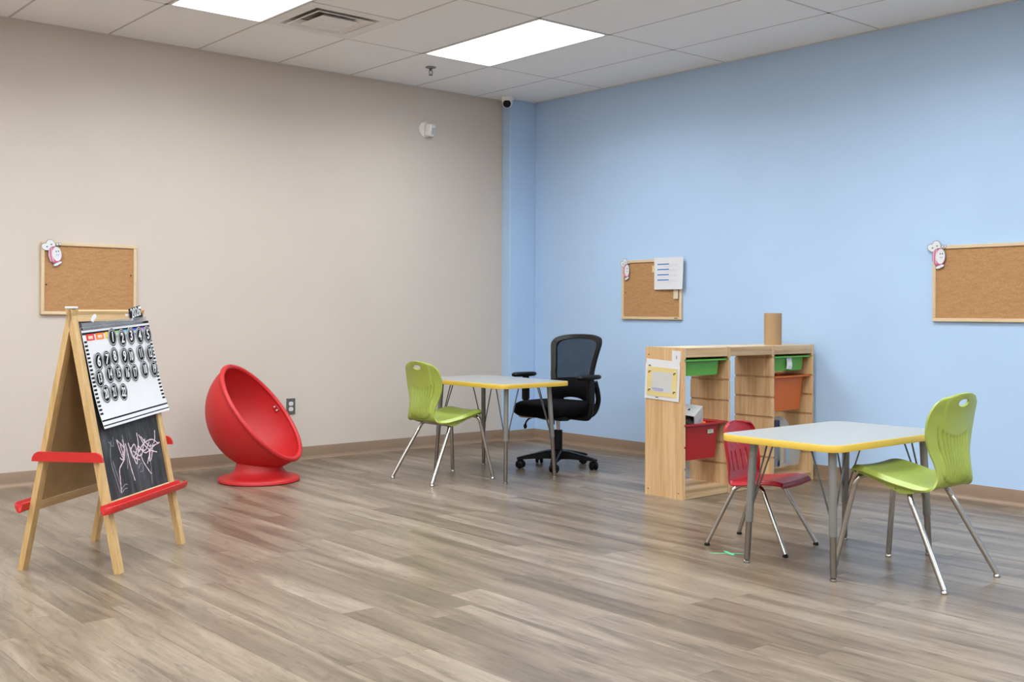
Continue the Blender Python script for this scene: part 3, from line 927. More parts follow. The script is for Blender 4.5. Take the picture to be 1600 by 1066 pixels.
for sgn in (-1,):
    a0 = math.radians(-86)
    p = egg_pt(a0, 0.10, 0.965)
    inw = (EC - nv * 0.05 - p).normalized()
    q = Matrix((e1, e1.cross(inw), inw)).transposed().to_4x4(); q.translation = p
    c_ = MB().box((0, 0, 0.0), (0.055, 0.05, 0.012), 0.004, mat=q).build('canopy_catch', 'red_bin', egg, sharp=None)
    for dx in (-.014, .014): MB().box((dx, 0.006, 0.0065), (0.010, 0.014, 0.003), 0.001, mat=q).build('catch_slot', 'paper', c_, sharp=None)
q = Matrix((e2, nv.cross(e2), nv)).transposed().to_4x4(); q.translation = egg_pt(0, 0, 1.0, 0.014)
MB().box((0, 0, 0.004), (0.016, 0.007, 0.003), 0.001, mat=q).build('rim_slot', 'brown_box', egg, sharp=None)
p = egg_pt(math.radians(115), 0.05, 1.0)
MB().lathe([(0.006, 0), (0.006, 0.003), (0, 0.004)], 10, mat=Matrix.Translation(p) @ (p - EC).to_track_quat('Z', 'Y').to_matrix().to_4x4()).build('rim_stud', 'red_bin', egg)

# ================================================================ office chair
oc = thing('office_chair', 'black mesh-backed swivel office chair on casters, in the blue corner', 'chair', (-1.0246, -1.4762, 0), (0, 0, math.radians(189)))
BO = Vector((-.04, 0, 0))
R0 = math.radians(-189)
for a in (148, 220, 292, 4, 76):
    A = math.radians(a) + R0
    d = Vector((math.cos(A), math.sin(A), 0)); n_ = Vector((-d.y, d.x, 0))
    vs = []; fs = []
    st = [(0.02, .034, .125, .062), (0.09, .030, .118, .066), (0.19, .025, .098, .066), (0.255, .021, .084, .062), (0.292, .017, .074, .060)]
    for (r, w, z1, z0) in st:
        for sw, z in ((-1, z0), (1, z0), (1, z1 - .006), (.7, z1), (-.7, z1), (-1, z1 - .006)): vs.append(BO + d * r + n_ * (w * sw) + Vector((0, 0, z)))
    for i in range(len(st) - 1):
        for k in range(6): fs.append((i * 6 + k, i * 6 + (k + 1) % 6, i * 6 + 6 + (k + 1) % 6, i * 6 + 6 + k))
    fs += [tuple(range(6)), tuple((len(st) - 1) * 6 + k for k in range(6))]
    MB().add(vs, fs).build('base_arm', 'black', oc, sharp=30)
    e = BO + d * 0.276
    cs = MB().tube([e + Vector((0, 0, .036)), e + Vector((0, 0, .066))], 0.009, 10)
    cs = cs.build('caster', 'black', oc)
    ra = A + 0.9
    wd = Vector((math.cos(ra), math.sin(ra), 0))
    off = Vector((-wd.y, wd.x, 0)) * 0.010
    for s in (-1, 1):
        c0 = e + off + wd * (s * 0.007) + Vector((0, 0, .0285)); c1_ = e + off + wd * (s * 0.026) + Vector((0, 0, .0285))
        MB().tube([c0, c0 + (c1_ - c0) * .15, c0 + (c1_ - c0) * .8, c1_], [0.026, 0.0285, 0.0285, 0.022], 22).build('wheel', 'black', cs)
    MB().tube([e + off + Vector((0, 0, .045)) - wd * .006, e + off + Vector((0, 0, .045)) + wd * .006], 0.024, 18).build('caster_hood', 'black', cs)
MB().lathe([(0.05, .062), (0.05, .115), (0.036, .128), (0.030, .132), (0.030, .262), (0.026, .264), (0.026, .265)], 28, c=BO).build('gas_column', 'black', oc)
MB().lathe([(0.013, .26), (0.013, .345)], 16, c=BO).build('piston', 'chrome', oc)
MB().prism([(-.17, .375), (.12, .375), (.10, .352), (.03, .334), (-.05, .330), (-.12, .345)], -.075, .075, 'xz').build('tilt_mechanism', 'black', oc, sharp=30)
# seat cushion
b = MB(); rows = []
for fz, sc in ((0, .80), (.10, .93), (.3, 1.0), (.62, 1.0), (.85, .965), (.96, .88), (1.0, .72), (1.0, .35)):
    rr = []
    for k in range(48):
        a = 2 * PI * k / 48
        ca, sa = math.cos(a), math.sin(a)
        px = math.copysign(abs(ca) ** 0.55, ca) * .245 * sc; py = math.copysign(abs(sa) ** 0.55, sa) * .250 * sc
        rr.append((px, py, .378 + .092 * fz - 0.022 * max(0, px / .245) ** 3 - 0.008 * max(0, 1 - (px / .2) ** 2 - (py / .22) ** 2) * (fz > .9)))
    rows.append(rr)
vs = [p for r in rows for p in r]
fs = [(i * 48 + k, i * 48 + (k + 1) % 48, i * 48 + 48 + (k + 1) % 48, i * 48 + 48 + k) for i in range(len(rows) - 1) for k in range(48)] + [tuple(range(48)), tuple((len(rows) - 1) * 48 + k for k in range(48))]
MB().add(vs, fs).build('seat_cushion', 'fabric', oc, sharp=50)
# back: frame band, mesh, lumbar
half = [(0.0, .560), (.10, .562), (.165, .572), (.184, .62), (.192, .69), (.205, .77), (.218, .835), (.222, .872), (.205, .904), (.16, .922), (.09, .932), (0.0, .935)]
right = catmull([(l, z, 0) for l, z in half], 5)
outl = [(p.x, p.y) for p in right] + [(-p.x, p.y) for p in reversed(right[1:-1])]
def bx(l, z):
    u = (z - .45) / .49
    return -.205 - .02 * u - .095 * u * u + .055 * (l / .22) ** 2
def inner(p, k):
    return (p[0] * (1 - .20 * k), .738 + (p[1] - .738) * (1 - .17 * k))
def ring_loop(k, dx): return [(bx(*q) + dx, q[0], q[1]) for q in (inner(p, k) for p in outl)]
n = len(outl)
loops = [ring_loop(0.0, -.006), ring_loop(.12, .008), ring_loop(.9, .008), ring_loop(1.0, .002), ring_loop(1.0, -.012), ring_loop(0.1, -.022)]
vs = [p for L_ in loops for p in L_]
fs = [(i * n + k, i * n + (k + 1) % n, (i + 1) % 6 * n + (k + 1) % n, (i + 1) % 6 * n + k) for i in range(6) for k in range(n)]
MB().add(vs, fs).build('back_frame', 'frame_black', oc, sharp=40)
b = MB(); loopsm = []
for k in range(9):
    f_ = 1 - k / 8.0
    q = [inner(p, .95) for p in outl]
    loopsm.append([(l * f_, .738 + (z - .738) * f_) for l, z in q])
vs = [(bx(l, z) - .004, l, z) for L_ in loopsm for l, z in L_]
fs = [(i * n + k, i * n + (k + 1) % n, (i + 1) * n + (k + 1) % n, (i + 1) * n + k) for i in range(8) for k in range(n)]
MB().add(vs, fs).build('mesh_panel', 'mesh', oc, sharp=None)
# lumbar pad: lower back closing to an arched edge
def lum(u, v):
    l = (u - .5) * 2 * .178
    zt = .612 + .012 * (1 - (l / .178) ** 2); zb = .440 + .045 * (1 - (l / .178) ** 2)
    z = zb + (zt - zb) * v
    return (bx(l, z) + .020 * math.sin(PI * v) + .006, l, z)
b = MB(); b.grid(lum, 20, 10); b2 = len(b.v)
b.grid(lambda u, v: (lum(u, v)[0] - .030, lum(u, v)[1], lum(u, v)[2]), 20, 10)
W = 11
ed = [(i * W, (i + 1) * W) for i in range(20)] + [(i * W + 10, (i + 1) * W + 10) for i in range(20)] + [(j, j + 1) for j in range(10)] + [(20 * W + j, 20 * W + j + 1) for j in range(10)]
b.f += [(a, c, c + b2, a + b2) for a, c in ed]; b.mi += [0] * len(ed)
b.build('lumbar_pad', 'fabric', oc, sharp=50)
for s in (-1, 1):
    MB().tube(catmull([(-.245, s * .168, .60), (-.268, s * .172, .53), (-.288, s * .165, .46), (-.275, s * .145, .385), (-.22, s * .12, .352), (-.12, s * .07, .356)], 6), 0.019, 14).build('back_bracket', 'black', oc)
    ar = MB().tube(catmull([(-.03, s * .10, .366), (-.03, s * .23, .362), (-.03, s * .272, .372), (-.03, s * .288, .42), (-.03, s * .290, .48)], 5), 0.020, 12).build('armrest', 'black', oc)
    MB().box((-.03, s * .290, .53), (0.062, 0.034, 0.14), 0.008).build('arm_sleeve', 'black', ar, sharp=None)
    MB().box((-.03, s * .290, .605), (0.05, 0.026, 0.05), 0.004).build('arm_post', 'black', ar, sharp=None)
    pad = MB(); rows = []
    for z, k in ((.630, .80), (.634, .95), (.644, 1.0), (.654, .96), (.660, .80), (.661, .4)):
        rows.append([(-.01 + math.copysign(abs(math.cos(a)) ** .7, math.cos(a)) * .125 * k, s * .288 + math.copysign(abs(math.sin(a)) ** .8, math.sin(a)) * .042 * k, z) for a in (2 * PI * i / 32 for i in range(32))])
    vs = [p for r in rows for p in r]
    fs = [(i * 32 + k, i * 32 + (k + 1) % 32, i * 32 + 32 + (k + 1) % 32, i * 32 + 32 + k) for i in range(5) for k in range(32)] + [tuple(range(32)), tuple(160 + k for k in range(32))]
    pad.add(vs, fs).build('arm_pad', 'black', ar, sharp=60)
MB().tube(catmull([(.06, -.05, .362), (.10, -.13, .350), (.115, -.16, .325), (.12, -.165, .30)], 5), 0.006, 10).build('height_lever', 'black', oc)
MB().lathe([(0.004, .020), (0.011, .010), (0.013, 0), (0.010, -.014), (0, -.02)], 12, c=(.122, -.166, .290)).build('lever_knob', 'black', oc)
MB().tube([(-.02, -.04, .30), (-.02, -.04, .335)], 0.019, 14).build('tension_knob', 'black', oc)
MB().box((.125, -.12, .364), (0.10, 0.12, 0.016), 0.002).build('seat_label', 'buff', oc, sharp=None)

# ================================================================ wooden storage unit
SU = Vector((-1.335, -2.908, 0)); SR = -0.010
unit = thing('shelf_unit', 'pine storage unit with grooved dividers, standing out from the blue wall', 'shelf', SU, (0, 0, SR))
UW, UD, UH = 1.29, 0.296, 0.886
PT = 0.024
px = [0.0, 0.409, 0.845, UW - PT]
GZ = [.176 + .127 * k for k in range(6)]
for i, x in enumerate(px):
    # panel section with running grooves on the faces turned to a bay
    Lp = [(x, 0.0)]; Rp = [(x + PT, 0.0)]
    for z in GZ:
        if i > 0: Lp += [(x, z - .007), (x + .009, z - .007), (x + .009, z + .007), (x, z + .007)]
        if i < 3: Rp += [(x + PT, z - .007), (x + PT - .009, z - .007), (x + PT - .009, z + .007), (x + PT, z + .007)]
    Lp.append((x, UH)); Rp.append((x + PT, UH))
    MB().prism(Lp + Rp[::-1], 0.0, UD, 'xz').build('side_panel', 'pine_z' if i in (0, 3) else 'pine_part', unit, sharp=None)
for i in range(3):
    a, c = px[i] + PT, px[i + 1]
    m, w = (a + c) / 2, c - a
    MB().box((m, .009, UH - .030), (w - .001, .016, .054), .0015).build('front_rail', 'pine_x', unit, sharp=None)
    MB().box((m, UD - .009, UH - .030), (w - .001, .016, .054), .0015).build('rear_rail', 'pine_x', unit, sharp=None)
    MB().box((m, .009, .027), (w - .001, .018, .052), .0015).build('base_rail', 'pine_x', unit, sharp=None)
    MB().box((m, UD / 2 + .008, .046), (w - .001, UD - .02, .014), .001).build('base_shelf', 'pine_x', unit, sharp=None)
    MB().box((m, UD / 2, UH - .007), (w - .001, UD - .036, .013), .001).build('top_board', 'pine_pale', unit, sharp=None)
def screwhead(x, y, z):
    MB().lathe([(.004, 0), (.004, .0012), (0, .0014)], 10, mat=Matrix.Translation((x, y, z)) @ Matrix.Rotation(-PI / 2, 4, 'Y')).build('screw', 'brown_box', unit)
for y, z in ((.03, .035), (.27, .035), (.03, .84), (.27, .84)): screwhead(0, y, z)
UM = Matrix.Translation(SU) @ Matrix.Rotation(SR, 4, 'Z')

def bin_(label, bay, ztop, depth, mat, setback=0.0):
    a, c = px[bay] + PT, px[bay + 1]
    m = (a + c) / 2
    t = thing('storage_bin', label, 'bin', matrix=UM @ Matrix.Translation((m, UD / 2 + setback, ztop - depth)), group='storage bins in the shelf unit')
    lw, ld = (c - a) + .008, UD - .022
    bw, bd = (c - a) - .066, UD - .075
    tw = 0.030 * depth / .2
    h = depth
    def loop(w, d, r, z): return [(x, y, z) for x, y in rrect(w, d, r, 5)]
    rings = [loop(bw - tw, bd - tw, .02, 0), loop(bw, bd, .024, h - .012),
             loop(bw - .006, bd - .006, .022, h - .012), loop(bw - tw - .008, bd - tw - .008, .018, .004)]
    n = len(rings[0]); vs = [p for r in rings for p in r]
    fs = [(i * n + k, i * n + (k + 1) % n, (i + 1) * n + (k + 1) % n, (i + 1) * n + k) for i in range(3) for k in range(n)] + [tuple(range(n)), tuple(3 * n + k for k in range(n))]
    MB().add(vs, fs).build('bin_body', mat, t, sharp=45)
    rings = [loop(bw - .004, bd - .004, .022, h - .013), loop(lw, ld, .012, h - .010), loop(lw, ld, .012, h - .001), loop(lw - .006, ld - .006, .010, h), loop(bw - .004, bd - .004, .022, h - .003)]
    vs = [p for r in rings for p in r]
    fs = [(i * n + k, i * n + (k + 1) % n, (i + 1) % 5 * n + (k + 1) % n, (i + 1) % 5 * n + k) for i in range(5) for k in range(n)]
    # skirt along the front and back of the lip
    MB().add(vs, fs).build('bin_rim', mat, t, sharp=45)
    t['dims'] = (bw, bd, h, tw)
    return t
bin_('shallow green bin in the bay beside the papered end panel', 0, .816, .098, 'green_bin', -.004)
gb = bin_('shallow green bin with a white paper on its front, above the orange bin', 2, .816, .096, 'green_bin', -.004)
bin_('deep orange bin hanging below a shallow green bin', 2, .689, .226, 'orange_bin', -.004)
rb = bin_('deep red bin holding a white box, in the bay beside the papered panel', 0, .435, .217, 'red_bin', -.004)
cb = bin_('clear plastic bin with colourful contents in the bay by the blue wall', 2, .308, .209, 'clear_bin', -.004)
bw, bd, h, tw = rb['dims']
MB().box((.072, -bd / 2 - .0005, .162), (.052, .004, .024), .001).build('bin_label', 'paper_grey', rb, sharp=None)
MB().box((.064, -bd / 2 - .0028, .163), (.022, .0012, .008)).build('label_print', 'tag_green', rb, sharp=None)
bw, bd, h, tw = gb['dims']
pl = thing('paper_label', 'small curled white paper taped to the front of a green bin', 'label', matrix=UM @ Matrix.Translation(((px[2] + PT + px[3]) / 2 - .012, UD / 2 - bd / 2 - .012, .769)) @ Matrix.Rotation(PI / 2, 4, 'X') @ Matrix.Rotation(-.12, 4, 'Z'))
sheet('paper_sheet', .052, .078, lambda u, v: .004 * math.sin(PI * v * 1.6) + .003 * u, 'paper', pl)
MB().box((.003, -.022, .0072), (.016, .006, .0008)).build('print_mark', 'ink_pale', pl, sharp=None)
# contents of the red bin
bx_m = UM @ Matrix.Translation((px[0] + .205, UD / 2 - .02, .462)) @ Euler((math.radians(6), math.radians(-20), math.radians(20))).to_matrix().to_4x4()
cbx = thing('cardboard_box', 'open white and grey cardboard box tilted in the red bin', 'box', matrix=bx_m)
b = MB()
for c, s in (((0, 0, .048), (.15, .12, .004)), ((0, 0, -.048), (.15, .12, .004)), ((0, .058, 0), (.15, .004, .092)), ((0, -.058, 0), (.15, .004, .092)), ((.073, 0, 0), (.004, .112, .092))): b.box(c, s, .0008)
b.build('box_walls', 'paper_grey', cbx, sharp=None)
MB().box((.02, -.061, -.01), (.05, .0014, .02)).build('printed_panel', 'ink_pale', cbx, sharp=None)
MB().prism(ellipse(.012, .006, 12, (.0, .0)), .0502, .0512).build('printed_mark', 'ink', cbx, sharp=None)
for k in range(5):
    MB().box((-.055 + .018 * k, -.03 + .015 * (k % 3), -.038 + .004 * k), (.05, .03, .014), .003, mat=Matrix.Rotation(.5 * k, 4, 'Z')).build('wrapped_piece', 'brown_box' if k % 2 else 'paper_grey', cbx, sharp=None)
t = thing('plastic_toy', 'orange curved plastic toy lying in the red bin beside the white box', 'toy', matrix=UM @ Matrix.Translation((px[0] + .315, UD / 2 - .01, .405)))
MB().tube(catmull([(-.04, .0, 0), (-.02, .03, .012), (.02, .03, .016), (.045, -.005, .008)], 6), .012, 12).build('toy_body', 'tag_orange', t)
MB().tube([(-.042, 0, 0), (-.036, .008, .003)], .015, 12).build('toy_end', 'tag_yellow', t)
r_ = random.Random(4); b = MB()
for k in range(60):
    b.box((r_.uniform(-.11, .11), r_.uniform(-.06, .06), r_.uniform(.03, .150)), (r_.uniform(.03, .05),) * 3, .006)
o = b.build('toy_heap', 'brown_box', sharp=None)
o.matrix_world = UM @ Matrix.Translation(((px[0] + PT + px[1]) / 2, UD / 2, .23))
tag(o, 'dark jumble of small items under the white box in the red bin', 'toys', kind='stuff')
# contents of the clear bin
base = UM @ Matrix.Translation(((px[2] + PT + px[3]) / 2, UD / 2, .105))
t = thing('plastic_bottle', 'navy blue capped bottle standing in the clear bin', 'bottle', matrix=base @ Matrix.Translation((-.085, -.075, 0)) @ Matrix.Diagonal((1, 1, 1.30, 1)))
MB().lathe([(0, 0), (.026, 0), (.028, .01), (.028, .15), (.022, .168), (.020, .172)], 24).build('bottle_body', 'navy', t)
MB().lathe([(.024, .170), (.027, .172), (.027, .222), (.024, .228), (0, .229)], 24).build('cap', 'navy', t)
t = thing('paper_plate', 'pale round plate standing on edge in the clear bin', 'plate', matrix=base @ Matrix.Translation((.065, .005, .196)) @ Matrix.Rotation(PI / 2 - .15, 4, 'X'))
MB().lathe([(0, 0), (.075, 0), (.085, .004), (.108, .012), (.110, .013), (.108, .0145), (.084, .006), (.075, .0025), (0, .0025)], 40, sx=.95).build('plate_body', 'paper_grey', t)
for k, (m_, nm) in enumerate((('pale_yellow', 'pale yellow'), ('pink', 'pink'), ('tag_cyan', 'turquoise'))):
    o = MB().box((.02 + .037 * k, -.045 + .006 * k, .088), (.034, .010, .165), .002).build('foam_sheet', m_, sharp=None)
    o.matrix_world = base
    tag(o, nm + ' strip of craft foam upright in the clear bin', 'craft foam', 'craft foam strips in the clear bin')
# paper tube on top
t = thing('cardboard_tube', 'brown cardboard tube standing on the wooden storage unit', 'tube', matrix=UM @ Matrix.Translation((.985, .10, UH)))
MB().lathe([(.056, 0), (.056, .205), (.053, .205), (.053, .001), (.056, 0)], 48).build('tube_wall', 'kraft', t, sharp=40)

# papers on the end panel (x right = towards the front, z off the panel)
def endm(y, z, d, rz=0.0):
    return UM @ Matrix(((0, 0, -1, -d), (-1, 0, 0, y), (0, 1, 0, z), (0, 0, 0, 1))) @ Matrix.Rotation(rz, 4, 'Z')
t = thing('instruction_sheet', 'laminated sheet with a yellow bee border taped on the pine end panel', 'notice', matrix=endm(.158, .680, .001, -.035))
sheet('plastic_sleeve', .272, .212, lambda u, v: .002 + .004 * u * u * (1 - v) + .003 * (1 - u) * (1 - v), 'paper', t)
MB().box((0, .0, .0068), (.236, .172, .0012)).build('yellow_border', 'pale_yellow', t, sharp=None)
MB().box((.000, -.001, .0076), (.160, .118, .0012)).build('white_panel', 'paper_grey', t, sharp=None)
for k in range(3): MB().box((-.030 + .004 * k, -.040 - .006 * k, .0084), (.088 - .02 * (k == 2), .0032, .0008)).build('handwriting', 'ink_violet', t, sharp=None)
MB().box((-.10, .093, .0068), (.018, .005, .0008)).build('print_mark', 'ink', t, sharp=None)
MB().box((-.035, -.093, .0068), (.022, .004, .0008)).build('print_mark', 'ink', t, sharp=None)
for sx, sy in ((-1, 1), (1, 1), (-1, -1), (1, -1)):
    MB().prism(ellipse(.011, .0075, 12, (sx * .099, sy * .055), .5), .0070, .0082).build('printed_bee', 'brown_box', t, sharp=None)
    MB().prism(ellipse(.006, .0045, 10, (sx * .099 + .003, sy * .055 + .013), -.4), .0070, .0082).build('printed_wing', 'paper', t, sharp=None)
    MB().prism(ellipse(.005, .004, 10, (sx * .099 + .004, sy * .055 - .003), .5), .0078, .0088).build('printed_stripe', 'tag_yellow', t, sharp=None)
tag(MB().box((0, 0, .0006), (.262, .028, .0012)).build('clear_tape', 'paper', sharp=None), 'strip of whitish tape above the yellow-bordered sheet', 'tape')
bpy.data.objects['clear_tape'].matrix_world = endm(.155, .796, .0008, -.05)
t = thing('number_card', 'small white card with a printed mark near the top of the pine panel', 'card', matrix=endm(.050, .836, .0006, -.02))
MB().box((0, 0, .0008), (.066, .064, .0016)).build('card_sheet', 'paper', t, sharp=None)
text('printed_mark', '1', .030, 'ink', t, (.002, -.008, .0018))

# ================================================================ easel
EA = math.radians(41.36)
EM = Matrix.Translation((-4.4305, -2.2300, 0)) @ Matrix.Rotation(EA, 4, 'Z')
easel = thing('easel', 'wooden double-sided chalkboard easel with red trays, before the beige wall', 'easel', matrix=EM)
EH = 1.098
PH = math.atan2(.222, EH)
def frame_m(side):
    """a along the width, s down the slope from the ridge, n off the face"""
    sl = Vector((0, -math.sin(PH), -math.cos(PH))); nn = Vector((0, -math.cos(PH), math.sin(PH))); ax = Vector((1, 0, 0))
    m = Matrix((ax, -sl, nn)).transposed().to_4x4()      # X width, Y up the slope, Z outwards
    m.translation = Vector((0, -.006, EH))
    return Matrix.Rotation(PI, 4, 'Z') @ m if side else m
SL = EH / math.cos(PH)
HWD = .312
for side in (0, 1):
    fm = frame_m(side)
    for s in (-1, 1):
        # leg cut level with the floor
        pr_ = MB()
        x0, x1 = s * HWD, s * (HWD - .042)
        d = .024
        dz = math.tan(PH) * d
        pts = []
        for x in (x0, x1):
            pts += [(x, 0.0, 0.0), (x, 0.0, -d), (x, -SL - dz * 0 - math.tan(PH) * -d * 0 , 0.0), (x, -SL, -d)]
        pts = [(x0, 0, 0), (x0, 0, -d), (x0, -SL + dz * 0.0 + math.tan(PH) * d, -d), (x0, -SL, 0),
               (x1, 0, 0), (x1, 0, -d), (x1, -SL + math.tan(PH) * d, -d), (x1, -SL, 0)]
        # the lower end is level: points deeper (towards the inside) lie tan(PH)*d further down the slope
        pts[2] = (x0, -SL + 0.0 - math.tan(PH) * d, -d); pts[6] = (x1, -SL - math.tan(PH) * d, -d)
        pts[3] = (x0, -SL, 0); pts[7] = (x1, -SL, 0)
        # keep above the floor
        fix = []
        for p in pts:
            w = fm @ Vector(p)
            if w.z < .3:
                k = w.z / math.cos(PH)
                p = (p[0], p[1] - k, p[2])
            fix.append(p)
        pr_.add(fix, [(0, 1, 2, 3), (4, 5, 6, 7), (0, 1, 5, 4), (1, 2, 6, 5), (2, 3, 7, 6), (3, 0, 4, 7)], mat=fm).build('leg', 'easel', easel, sharp=None)
    iw = 2 * (HWD - .042) - .002
    MB().box((0, -.030, -.011), (iw, .052, .020), .002, mat=fm).build('top_rail', 'easel_x', easel, sharp=None)
    MB().box((0, -.842, -.011), (iw, .040, .020), .002, mat=fm).build('bottom_rail', 'easel_x', easel, sharp=None)
    MB().box((0, -.440, -.012), (iw, .766, .007), 0, mat=fm).build('chalkboard_panel' if side == 0 else 'white_panel', 'chalk' if side == 0 else 'paper', easel, sharp=None)
    MB().box((0, -.440, -.0175), (iw, .766, .003), 0, mat=fm).build('panel_backing', 'hardboard', easel, sharp=None)
    # red tray: shallow trough with rounded, open-nosed ends
    tw_ = HWD + .055
    prof = [(0, .030), (0, -.014), (.010, -.022), (.040, -.022), (.054, -.010), (.058, .006), (.054, .008), (.049, -.004), (.038, -.014), (.013, -.014), (.006, -.006), (.006, .030)]
    b = MB(); st = []
    for x, k in ((-tw_, .30), (-tw_ + .010, .62), (-tw_ + .028, .9), (-tw_ + .055, 1), (tw_ - .055, 1), (tw_ - .028, .9), (tw_ - .010, .62), (tw_, .30)):
        st.append([(x, -.848 + (.004 + z * (1 if z < .02 else .6)), .001 + n_ * k) for n_, z in prof])
    n = len(prof); vs = [p for r in st for p in r]
    fs = [(i * n + k, i * n + (k + 1) % n, (i + 1) * n + (k + 1) % n, (i + 1) * n + k) for i in range(len(st) - 1) for k in range(n)] + [tuple(range(n)), tuple((len(st) - 1) * n + k for k in range(n))]
    b.add(vs, fs, mat=fm).build('tray', 'red_tray', easel, sharp=35)
for s in (-1, 1):
    # red spreader strap with turned ends
    z = .483
    hw = .222 * (EH - z) / EH + .028
    x = s * (HWD + .004)
    poly = [(-hw - .006, z - .022), (-hw - .004, z - .006), (-hw + .006, z + .010), (-hw + .022, z + .018), (hw - .022, z + .018), (hw - .006, z + .010), (hw + .004, z - .006), (hw + .006, z - .022)]
    MB().prism(poly, x - s * .003, x + s * .009, 'yz').build('spreader', 'red_tray', easel, sharp=30)
    MB().box((s * (HWD - .017), 0, EH - .045), (.030, .010, .07), .002).build('hinge', 'paper_grey', easel, sharp=None)
    if s < 0: MB().box((s * (HWD - .018), 0, EH + .004), (.040, .040, .010), .003).build('hinge_tape', 'paper', easel, sharp=None)
fm = frame_m(0)
def ribbon(pts, w, mat, name='chalk_mark'):
    """a chalk stroke drawn flat on the board"""
    c = catmull([(a, -s, 0) for a, s in pts], 5)
    vs = []; fs = []
    for i, p in enumerate(c):
        d = (c[min(i + 1, len(c) - 1)] - c[max(i - 1, 0)]).normalized()
        q = Vector((-d.y, d.x, 0)) * (w / 2 * (0.75 + 0.25 * math.sin(i * 2.3)))
        for sg, z in ((1, -.0084), (-1, -.0084), (1, -.0079), (-1, -.0079)): vs.append(p + q * sg + Vector((0, 0, z)))
    for i in range(len(c) - 1):
        o = i * 4
        fs += [(o, o + 1, o + 5, o + 4), (o + 2, o + 3, o + 7, o + 6), (o, o + 2, o + 6, o + 4), (o + 1, o + 3, o + 7, o + 5)]
    return MB().add(vs, fs, mat=fm).build(name, mat, easel, sharp=None)
STROKES = [[(-.10, .60), (-.085, .665), (-.105, .64), (-.124, .575)], [(-.124, .575), (-.08, .61), (-.071, .63), (-.10, .665), (-.12, .655)],
           [(-.071, .60), (-.085, .66), (-.14, .70), (-.150, .74), (-.162, .80)], [(-.055, .60), (-.05, .64), (-.045, .70), (-.029, .768)],
           [(-.075, .58), (-.07, .62), (-.095, .645)], [(-.03, .60), (-.012, .665), (.03, .668), (.05, .63)], [(-.015, .63), (.02, .612), (.03, .645), (.0, .668), (.045, .685)],
           [(.06, .565), (.055, .62), (.02, .65)], [(.09, .585), (.13, .62), (.17, .64), (.255, .632)], [(.05, .65), (.11, .618), (.19, .61), (.24, .635)],
           [(.075, .575), (.11, .625), (.155, .655), (.215, .672)], [(.05, .62), (.10, .66), (.15, .655), (.20, .64)], [(.23, .572), (.215, .615), (.198, .628)],
           [(.17, .63), (.135, .68), (.107, .712)], [(.06, .66), (.075, .70), (.115, .75), (.13, .762)], [(.19, .63), (.155, .69), (.13, .70), (.16, .65)],
           [(.0, .64), (.06, .67), (.10, .63), (.125, .60)], [(.03, .665), (.06, .64), (.11, .65), (.16, .618)], [(-.02, .62), (.01, .70), (.03, .66)]]
for st_ in STROKES: ribbon(st_, .0068, 'chalk_pink')
for st_ in ([(-.17, .575), (-.2, .66), (-.17, .80)], [(-.15, .56), (-.16, .60), (-.193, .575)], [(.15, .66), (.135, .73), (.117, .805)], [(-.185, .66), (-.16, .76), (-.15, .79)],
            [(.02, .72), (.055, .70), (.06, .735), (.03, .738)], [(-.165, .79), (-.12, .772), (-.10, .775)], [(-.165, .805), (-.13, .79), (-.105, .79)], [(-.07, .56), (-.06, .66), (-.075, .71)]):
    ribbon(st_, .0042, 'chalk_grey', 'chalk_smear')
for a, s_, w_, h_, r_ in ((-.135, .036, .040, .020, .5), (.165, .022, .050, .020, .1), (-.155, .050, .022, .016, -.4)):
    MB().box((0, 0, .0005), (w_, h_, .001), 0, mat=fm @ Matrix.Translation((a, -s_, -.0009)) @ Matrix.Rotation(r_, 4, 'Z')).build('tape_scrap', 'paper', easel, sharp=None)

# calendar chart draped on the chalkboard
CW, CH = .598, .436
TH_ = math.radians(2.6)
CO = (.038, .288)                                   # centre on the board
chm = EM @ fm @ Matrix.Translation((CO[0], -CO[1], 0.004)) @ Matrix.Rotation(TH_, 4, 'Z')
chart = thing('calendar_chart', 'white calendar chart with black dashed borders hung on the easel chalkboard', 'calendar', matrix=chm)
def curl(u, v):
    return .014 * max(0, (.42 - v) / .42) ** 2 + .002 * math.sin(u * 7) * (1 - v) + .006 * max(0, u - .85) / .15
sheet('chart_sheet', CW, CH, curl, 'paper', chart, 24, 24, .0012)
def onchart(x, y, dz):
    u, v = x / CW + .5, y / CH + .5
    return (x, y, curl(u, v) + .0012 + dz)
def patch(x0, x1, y0, y1, dz, nu=2, nv=1):
    return MB().grid(lambda u, v: onchart(x0 + (x1 - x0) * u, y0 + (y1 - y0) * v, dz), nu, nv)
EX = .004
for s in (-1, 1):
    k = 0; y = CH / 2 - .058
    while y > -CH / 2 + .052:
        w = .024
        xx = s * (CW / 2 - w / 2 - .003)
        patch(xx - w / 2, xx + w / 2, y - .0085, y, .0005).build('border_dash', 'ink', chart, sharp=None)
        y -= .0172
for y0, y1, nm in ((CH / 2 - .012, CH / 2 - .001, 'border_band'), (CH / 2 - .032, CH / 2 - .022, 'border_band'), (-CH / 2 + .030, -CH / 2 + .037, 'border_band'), (-CH / 2 + .010, -CH / 2 + .015, 'border_band')):
    patch(-CW / 2, CW / 2, y0, y1, .0005, 24).build(nm, 'ink', chart, sharp=None)
hm = chm @ Matrix.Translation((0, CH / 2 + .010, .001))
o = sheet('plastic_sleeve', CW - .02, .030, lambda u, v: .003 + .008 * math.sin(u * 9) ** 2 * v, 'laminate_film', chart, 16, 3)
o.location = (0.0, CH / 2 + .004, 0)
TAGS = ['tag_red', 'tag_orange', 'tag_yellow', 'tag_green', 'tag_cyan', 'tag_blue', 'tag_purple']
